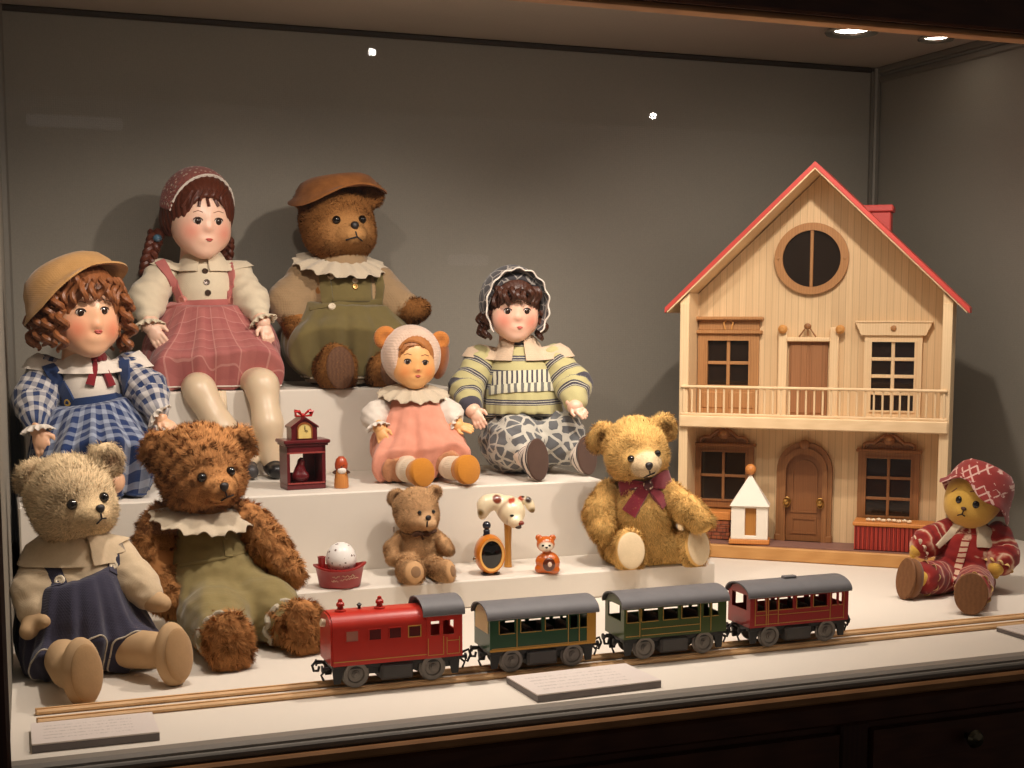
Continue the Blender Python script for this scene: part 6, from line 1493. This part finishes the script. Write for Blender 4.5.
line(f,'hair_lock',[body,hr2],[(400,349),(404,343),(412,341),(420,343),(424,347)],1.6,M_lb,parent=hr2,lift=.001); line(f,'hair_lock',[body,hr2],[(402,352),(407,346),(414,345)],1.3,M_lb,parent=hr2,lift=.001)
M_bon=m_fabric('fleecy pink beige',rgb(216,186,164),weave=260,var=.2,bump=1.0,sheen=.5); M_ear=m_fabric('orange brown felt',rgb(190,118,54),weave=300,var=.2,bump=.6); M_brown=m_fabric('brown lining',rgb(140,80,38),var=.25)
sf=Soft(.0022); H.ell(sf,(0,.16,.10),(1.16,1.10,1.10)); H.ell(sf,(0,-.9,-.14),(.70,1.3,.86),k=.10,op='sub'); sf.cut(H.T(0,-.62,0),H.M@V(0,-1,.12),.01)
bn=skin('bonnet',[sf],M_bon,f.root,sm=1)
for u,v,y,r,mt in((385.5,338,-.004,12,M_ear),(440,341,.004,10,M_ear)):
    sf=Soft(.0018); c=f.J(u,v,y=y); sf.ell(c,(r*p,r*.5*p,r*p),H.M).ell(c-H.M[:,1]*r*.7*p,(r*.6*p,r*.45*p,r*.6*p),H.M,.004,'sub'); skin('bonnet_ear',[sf],mt,bn,sm=1)
sf=Soft(.0022); sf.ell(f.J(440,360,y=.02),(9*p,16*p,20*p),Ry(rad(10))); skin('bonnet_back',[sf],M_brown,bn,sm=1)
M_dpk=m_fabric('salmon pink cotton',rgb(222,146,120),var=.1,c2=rgb(230,160,136))
sf=Soft(.0028); c0=f.J(415,400,y=0)
sf.chain(f.pts([(415,398,0,20),(416,420,-.008,27),(418,445,-.014,36)]),k=.01,kk=.03).chain([(f.J(405,445,y=-.01),32*p),(f.J(393,465,y=-.085),19*p)],k=.03).chain([(f.J(430,440,y=-.01),32*p),(f.J(452,456,y=-.08),17*p)],k=.03).chain([(f.J(418,445,y=-.02),32*p),(f.J(420,464,y=-.078),16*p)],k=.03)
cp=f.J(418,462,y=-.094); cn=V(.1,-1,-.25)
sf.disp(gather(c0,None,11,.0048,c0[2]-.01,c0[2]-.08,.8)).disp(wrinkle(110,.0008)).cut(f.J(415,395,y=0),V(0,-.1,1)).cut(V(0,0,.004),V(0,0,-1)).cut(cp,cn)
dr=skin('dress',[sf],M_dpk,f.root,sm=1)
sf=Soft(.0024); sf.chain([(f.J(400,457,y=-.02),20*p),(f.J(395,470,y=-.092),13*p)],k=.02).chain([(f.J(430,455,y=-.02),20*p),(f.J(450,463,y=-.086),12*p)],k=.02).chain([(f.J(416,457,y=-.02),20*p),(f.J(420,469,y=-.085),10*p)],k=.02)
sf.disp(gather(c0,None,26,.0024,c0[2]-.02,c0[2]-.1)).cut(V(0,0,.002),V(0,0,-1)).cut(f.J(418,466,y=-.099),cn); skin('petticoat',[sf],m_fabric('brown print frill',rgb(150,92,60),weave=200,var=.45,c2=rgb(196,140,100)),f.root,sm=1)
cl=[(q,r) for q,r in f.pts([(391,404,0,11),(375,417,-.025,12),(376,423,-.046,8.5)])]; cr_=[(q,r) for q,r in f.pts([(440,403,0,11),(450,415,-.025,11),(454,421,-.044,8)])]
s1=sleeve(f,'sleeve',cl,M_white_c,.0026,.0014,ws=190); s2=sleeve(f,'sleeve',cr_,M_white_c,.0026,.0014,ph=2,ws=190)
ruffle(f,'cuff',f.J(378,427,y=-.056),V(.2,-.4,-.85),8*p,M_white_c,.003,11,.0016,.0045); ruffle(f,'cuff',f.J(456,424,y=-.051),V(.8,-.35,-.4),7*p,M_white_c,.003,11,.0016,.0035)
ruff(f,'lace_collar',f.J(413.5,386,y=-.004),Rz(rad(12))@Rx(rad(10)),12,37,36,9,M_lace,ns=34,nr=13,wav=.003)
M_osh=m_fabric('orange felt shoe',rgb(206,134,44),weave=500,var=.1)
M_sksock=m_fabric('ribbed cream sock',rgb(222,200,172),weave=400,var=.1,bump=.8)
for (c,n),l,hw,hh in((ft1,lg1,12,14),(ft2,lg2,13,14.5)):
    d=unit(l[1][0]-l[2][0]); sf=Soft(.002); sf.chain([(c+d*.016,11.5*p),(c,12.2*p)],k=.006).ell(c,(hw*p,hh*p,8*p),frame(n),.006).cut(c+unit(n)*5.5*p,n).cut(V(0,0,.001),V(0,0,-1)); sh=skin('shoe',[sf],M_osh,f.root,sm=1)
    MB().lathe([(0,-1.4*p),(hw*.92*p,-1.4*p),(hw*.98*p,-.2*p),(hw*.9*p,.5*p),(0,.6*p)],32,frame(n),c+unit(n)*5.8*p,sy=hh/hw).build('sole',M_osh,sh)
    sf=Soft(.002); sf.chain([(c+d*.018,11.6*p),(c+d*.034,11.8*p)],k=.004); sf.disp(lambda P,c=c,d=d:.0006*np.sin((P-c)@d*1400)); skin('sock',[sf],M_sksock,f.root,sm=0)
# ---------------------------------------------------------------- D: bonnet doll in striped tunic
f=Fig('porcelain_doll','doll in dark patterned bonnet, striped tunic and grey printed bloomers, on the middle riser','doll',524,471,Z2); p=f.px
H=Head(f,512.5,307,-.008,33.5,12,4,1,.85)
tor=[(519,350,0,15),(520,378,0,25),(522,410,0,28),(524,440,0,30)]
la=[(478,361,0,12),(465,391,-.03,10),(473,411,-.085,8)]; ra=[(557,360,0,12),(575,388,-.03,11),(575,407,-.085,8)]
f1=(f.J(536,460,z=.0375),V(.55,-.82,.12)); f2=(f.J(585,456,z=.0360),V(.6,-.79,.15))
lg1=[(f.J(506,440,y=-.01),17*p),(f1[0]*.3+f.J(506,440,y=-.01)*.7,15*p),(f1[0]+V(-.008,.012,-.004),10*p)]; lg2=[(f.J(545,436,y=-.01),17*p),(f2[0]*.3+f.J(545,436,y=-.01)*.7,15*p),(f2[0]+V(-.008,.012,-.004),10*p)]
sb=Soft(.003); sb.chain(f.pts(tor),k=.01,kk=.02)
for a in(la,ra): sb.chain(f.pts(a),k=.008)
for l in(lg1,lg2): sb.chain(l,k=.008,kk=.01)
sb.cut(V(0,0,0),V(0,0,-1))
hl=hand(f,f.J(474,410,y=-.088),V(.35,-.4,-.8),V(.30,.93,-.2),25*p,1,.3); hr_=hand(f,f.J(573,406,y=-.088),V(.75,-.4,-.5),V(-.25,.75,-.6),22*p,-1,.35)
body=skin('body',[doll_head(f,H),sb,hl,hr_],M_skin,f.root,col=skincol(H,rgb(232,186,160),rgb(208,104,84),.7,lambda v:(v[:,1]<-.04)&(v[:,2]<.08),rgb(224,206,186)),sm=2)
face(f,H,body,[(507.8,311.5),(526.8,311.5)],(519.8,327.8),3.4,3.6,6)
M_dh=m_hair('dark brown hair',rgb(66,34,20))
hr2=hair_cap(f,H,M_dh,facer=(.76,.7,.80),facec=(0,-1.02,-.38),rr=(1.02,1.02,.97),low=-.6)
ringlets(f,H,M_dh,[(az,.60,.22-.14*abs(az)/45+random.uniform(-.05,.05),.92,.07,.09,.9) for az in range(-50,56,12)]+[(az,-.1,-.95,1.0,.12,.085,2.2) for az in(66,82,98,262,278,294)],hr2)
t=NT('dark printed bonnet'); vo=t.n('ShaderNodeTexVoronoi',i_Vector=t.coord(),i_Scale=52.0,feature='DISTANCE_TO_EDGE').outputs[0]; nz=t.noise(t.coord(),90,3)
M_bonn=clothfin(t,t.mix(t.math('LESS_THAN',vo,.055),t.mix(nz,rgb(44,40,44),rgb(84,80,82)),rgb(160,152,144)))
M_print_g=None
sf=Soft(.0026); H.ell(sf,(0,.12,.12),(1.16,1.10,1.12)); H.ell(sf,(0,-.72,-.16),(.98,1.25,.98),k=.05,op='sub'); sf.cut(H.T(0,-.66,0),H.M@V(0,-1,.05)).cut(H.T(0,0,-.62),H.M@V(0,-.1,-1))
bn=skin('bonnet',[sf],M_bonn,f.root,sm=1)
m=MB(); P=[]
for i in range(100):
    a=rad(-42+264*i/99); r=1+.035*abs(math.sin(i*.33)); P.append(H.T(1.10*r*math.cos(a)*1.0,-.66-.06*math.sin(i*.66),.06+1.10*r*math.sin(a)))
vs=[];fs=[]
for i in range(100):
    a=rad(-42+264*i/99); w=math.sin(i*.66)
    for rr,yy in((1.02,-.50),(1.06,-.66),(1.10+.03*w,-.80-.03*w)): vs.append(H.T(rr*math.cos(a),yy,.06+rr*math.sin(a)))
    for rr,yy in((1.08+.03*w,-.79-.03*w),(1.04,-.645),(1.0,-.50)): vs.append(H.T(rr*math.cos(a),yy,.06+rr*math.sin(a)))
for i in range(99):
    for j in range(6): fs.append((i*6+j,i*6+(j+1)%6,(i+1)*6+(j+1)%6,(i+1)*6+j))
MB().add(vs,[g[::-1] for g in fs]).build('bonnet_brim',M_bonn,bn,60)
MB().tube([H.T((1.10+.03*math.sin(i*.66))*math.cos(rad(-42+264*i/99)),-.80-.03*math.sin(i*.66),.06+(1.10+.03*math.sin(i*.66))*math.sin(rad(-42+264*i/99))) for i in range(100)],.0015,6).build('bonnet_edging',M_white_c,bn)
ol=rgb(190,180,128); dk_=rgb(70,66,76); lt=rgb(212,206,180)
M_tun=m_bands('striped tunic',[(0,ol),(.30,ol),(.33,dk_),(.42,dk_),(.44,lt),(.48,dk_),(.60,dk_),(.62,lt),(.66,dk_),(.72,ol)],.026,.004,18)
for r_ in(M_tun,):
    for nd in r_.node_tree.nodes:
        if nd.type=='VALTORGB': nd.color_ramp.interpolation='CONSTANT'
tc=[(q,r) for q,r in f.pts([(519,352,0,19),(520,378,0,31),(522,405,-.006,36),(523,415,-.008,38)])]
sf=Soft(.003); sf.chain(tc,k=.01,kk=.02); c0=f.J(520,385,y=0); cw=f.J(522,420,y=-.04)
sf.disp(gather(c0,None,14,.0030,c0[2],c0[2]-.05)).cut(cw+V(0,0,.004),V(.0,-.25,-1)); tu=skin('tunic',[sf],M_tun,f.root,sm=1,pat=lambda P:np.stack([P[:,0],.3-P[:,2],P[:,1]],1))
cl=[(q,r) for q,r in f.pts([(481,362,0,17),(466,389,-.03,15),(470,406,-.072,12)])]; cr_=[(q,r) for q,r in f.pts([(555,361,0,17),(573,386,-.03,17),(575,402,-.072,12)])]
s1=sleeve(f,'sleeve',cl,M_tun,wr=.0014,ws=140); s2=sleeve(f,'sleeve',cr_,M_tun,wr=.0014,ph=2,ws=140)
M_smock=m_bands('smocked panel',[(0,lt),(.4,lt),(.45,dk_),(.8,dk_),(.85,lt)],.009,.003,30,attr=False,axis=0)
f.strip('smocked_panel',[tu],[(493,379),(507,378),(520,377.5),(535,377),(549,376)],14,M_smock,lift=.001,n=20); f.strip('gathered_frill',[tu],[(490,391),(505,389),(520,388),(537,387.5),(552,387)],9,m_bands('frill print',[(0,lt),(.5,lt),(.55,rgb(110,108,104)),(.95,rgb(110,108,104)),(1,lt)],.012,.006,40,attr=False,axis=0),lift=.0022,n=20)
M_dc=m_fabric('pinkish cream collar',rgb(204,178,150),weave=350,var=.15)
f.collar('collar',[tu,s1,s2],f.J(519,364,y=0),(-76,256),64,lambda a:8,M_dc,off=.004,far=.11,n=90)
t=NT('grey printed bloomers'); vo=t.n('ShaderNodeTexVoronoi',i_Vector=t.coord(rot=(.3,.4,.2)),i_Scale=46.0,feature='DISTANCE_TO_EDGE').outputs[0]; nz=t.noise(t.coord(),40,4)
M_blo=clothfin(t,t.mix(t.math('LESS_THAN',t.math('ADD',vo,t.math('MULTIPLY',nz,.22)),.21),t.mix(nz,rgb(74,74,78),rgb(120,120,120)),rgb(196,190,176)))
sf=Soft(.003); sf.chain([(f.J(523,432,y=0),36*p),(f.J(524,446,y=0),36*p)],k=.01)
for l,e in((lg1,f1),(lg2,f2)):
    a=l[0][0]; b=e[0]; sf.chain([(a,27*p),(a*.60+b*.40+V(0,0,.008),25*p),(a*.34+b*.66,14*p)],k=.02,kk=.02)
sf.disp(wrinkle(120,.0024)).cut(V(0,0,.002),V(0,0,-1)).cut(cw+V(0,0,.016),V(0,.2,1)); blo=skin('bloomers',[sf],M_blo,f.root,sm=1)
M_ss=m_bands('striped stocking',[(0,rgb(220,204,188)),(.62,rgb(220,204,188)),(.66,rgb(60,54,56)),(.92,rgb(60,54,56)),(.96,rgb(220,204,188))],.0085,.001,20)
M_sole=m_fabric('dark brown felt sole',rgb(84,60,48),var=.15)
for l,(c,n),hw,hh in((lg1,f1,12,20),(lg2,f2,12,19)):
    a=l[0][0]; ch=[(a*.36+c*.64,11*p),(c+V(-.006,.008,-.003),11.5*p)]; sf=Soft(.0022); sf.chain(ch,k=.004).ell(c-unit(n)*3*p,(hw*.95*p,hh*.95*p,9*p),frame(n),.008).cut(V(0,0,.001),V(0,0,-1)).cut(c+unit(n)*3*p,n)
    st=skin('stocking',[sf],M_ss,f.root,sm=1,pat=limb_pat([ch+[(c+unit(n)*.01,11*p)]]))
    MB().lathe([(0,-1.6*p),(hw*p,-1.6*p),(hw*1.02*p,0),(hw*.96*p,.9*p),(0,1.1*p)],36,frame(n),c+unit(n)*3.6*p,sy=hh/hw).build('sole',M_sole,st)
# ---------------------------------------------------------------- E: yellow felt doll in red print
f=Fig('felt_doll','yellow faced felt doll in red printed suit and floppy red hat, at the right','doll',962,588,0); p=f.px
H=Head(f,973,499,-.008,27.5,-24,8,14)
M_yf=m_fabric('yellow felt',rgb(206,160,62),weave=400,var=.14,c2=rgb(218,176,84))
tor=[(970,530,0,14),(967,552,0,21),(963,576,0,22)]
la=[(948,530,0,9.5),(930,541,-.02,9),(917,550,-.04,7)]; ra=[(1000,535,0,10),(1004,555,-.02,9.5),(996,568,-.045,8)]
f1=(f.J(908,579,z=.0338),V(-.72,-.66,.15)); f2=(f.J(971,594,z=.0328),V(.02,-.98,.15))
lg1=[(f.J(950,578,y=-.01),14*p),(f1[0]+V(.02,.012,0),9*p)]; lg2=[(f.J(975,582,y=-.01),14*p),(f2[0]+V(.004,.02,0),9.5*p)]
sb=Soft(.0024); H.ell(sb,(0,.05,.05),(.96,.90,.95)); H.ell(sb,(0,-.3,-.3),(.80,.62,.66),k=.25); H.ell(sb,(0,-.86,-.25),(.16,.12,.13),k=.15); sb.chain([(H.T(0,.1,-.7),9*p),(f.J(970,532,y=0),10*p)],k=.006); sb.chain(f.pts(tor),k=.01,kk=.02)
for a in(la,ra): sb.chain(f.pts(a),k=.006)
for l in(lg1,lg2): sb.chain(l,k=.008)
sb.cut(V(0,0,0),V(0,0,-1))
hl=hand(f,f.J(921,549,y=-.036),V(-.7,-.35,-.45),V(.30,.93,-.2),15*p,1,.2); hr_=hand(f,f.J(1000,564,y=-.036),V(-.35,-.45,-.6),V(-.25,.75,-.6),20*p,-1,.4)
body=skin('body',[sb,hl,hr_],M_yf,f.root,sm=2)
for u,v in((958.7,500),(975.9,505)):
    h=f.hit(u,v,[body]); F=frame(h[1]); MB().ell(h[0],(3.2*p,3.6*p,1.5*p),F,16).build('eye',M_eye,f.root)
h=f.hit(963.6,509,[body]); MB().ell(h[0],(2.8*p,1.8*p,1.9*p),H.M,14).build('nose',m_plain('brown stitched nose',rgb(70,38,20),.6),f.root)
line(f,'mouth',[body],[(963.5,511),(962,514.5),(957.5,515.5)],.6,M_thread); line(f,'mouth',[body],[(962,514.5),(965,516.5)],.6,M_thread)
line(f,'eyebrow',[body],[(970,492),(976,491),(983,494.5)],.5,M_brow); line(f,'eyebrow',[body],[(952,492),(957,488.5)],.5,M_brow)
rd=rgb(140,30,28); cm=rgb(214,178,150)
M_red=m_bands('red batik',[(0,rgb(150,36,30)),(.34,rgb(116,22,24)),(.5,rgb(150,40,32)),(.60,cm),(.66,rgb(178,96,76)),(.72,rgb(146,34,28)),(.88,rgb(120,24,24)),(.93,cm),(.97,rgb(150,36,30))],.034,.030,26)
tc=[(q,r) for q,r in f.pts([(970,532,0,17),(967,552,0,26),(963,576,0,27)])]
sf=Soft(.0026); sf.chain(tc,k=.01,kk=.02)
lc=[]
for l in(lg1,lg2): ch=[(l[0][0],18*p),(l[0][0]*.15+l[1][0]*.85,15.5*p)]; lc.append(ch); sf.chain(ch,k=.012)
sf.disp(wrinkle(150,.0010)).cut(V(0,0,.002),V(0,0,-1)); su=skin('suit',[sf],M_red,f.root,sm=1,pat=limb_pat([tc]+lc))
cl=[(q,r) for q,r in f.pts([(950,531,0,13),(931,541,-.02,12.5),(923,546,-.032,12)])]; cr_=[(q,r) for q,r in f.pts([(998,536,0,13.5),(1003,555,-.02,13),(999,563,-.034,12.5)])]
s1=sleeve(f,'sleeve',cl,M_red,.0024,.001,ws=170); s2=sleeve(f,'sleeve',cr_,M_red,.0024,.001,ph=2,ws=170)
M_yfr=m_fabric('yellow frill',rgb(212,176,110),var=.1)
ruffle(f,'cuff',f.J(921,547.5,y=-.036),V(-.75,-.35,-.4),10*p,M_dc,.0035,9,.0016,.003); ruffle(f,'cuff',f.J(998.5,565,y=-.037),V(-.3,-.4,-.7),10.5*p,M_yfr,.0035,9,.0018,.004)
for l,(c,n) in((lg1,f1),(lg2,f2)): ruffle(f,'ankle_frill',l[0][0]*.10+l[1][0]*.90,l[1][0]-l[0][0],14*p,M_yfr,.003,9,.0014,.0025)
M_bsole=m_wood('brown sole',rgb(100,64,36),rgb(128,86,52),grain=(14,14,30),scale=9,rough=.7)
M_bsh=m_fabric('brown shoe felt',rgb(124,82,50),var=.15)
for (c,n),hw,hh in((f1,12.5,19),(f2,14,18)):
    sf=Soft(.0022); sf.ell(c-unit(n)*4*p,(hw*p,hh*p,10*p),frame(n)).cut(c+unit(n)*2*p,n).cut(V(0,0,.001),V(0,0,-1)); sh=skin('shoe',[sf],M_bsh,f.root,sm=1)
    MB().lathe([(0,-1.5*p),(hw*p,-1.5*p),(hw*1.03*p,0),(hw*.97*p,1.1*p),(0,1.3*p)],36,frame(n),c+unit(n)*2.6*p,sy=hh/hw).build('sole',M_bsole,sh)
M_lap=m_fabric('cream lapel',rgb(212,194,166),var=.08)
f.strip('lapel',[su,s1],[(961,524),(954,531),(946,538),(937,547)],9,M_lap,lift=.003,taper=.5); f.strip('lapel',[su,s2],[(984,527),(984,535),(984,548)],17,M_lap,lift=.003,taper=.8)
f.strip('front_trim',[su],[(966,540),(962,555),(957,572),(955,582)],7,m_bands('printed trim',[(0,cm),(.5,cm),(.55,rd),(.8,rd),(.85,cm)],.009,.004,60,attr=False,axis=2),lift=.001)
M_rhat=m_plaid('red plaid hat',rgb(150,46,42),rgb(120,30,32),rgb(224,190,176),.020)
t=NT('red hat print'); nz=t.noise(t.coord(),38,4); x,y,z=t.sep(t.coord(rot=(.2,.5,.4))); s=t.math('MULTIPLY',t.math('MAXIMUM',stripe(t,x,.012,.22),stripe(t,z,.012,.22)),t.math('GREATER_THAN',nz,.5))
M_rhat=clothfin(t,t.mix(t.math('MULTIPLY',s,.75),t.mix(nz,rgb(106,24,26),rgb(168,58,50)),rgb(222,186,172)))
brim(f,'hat',H,H.T(.10,.22,.38),Rx(rad(-27))@Ry(rad(5)),37*p,36*p,.66,M_rhat,lambda a:-.017-.012*max(0,math.cos(a))-.006*math.sin(5*a+1)+.014*max(0,math.sin(-a))**2,f.root,th=.0025,r_in=.80)
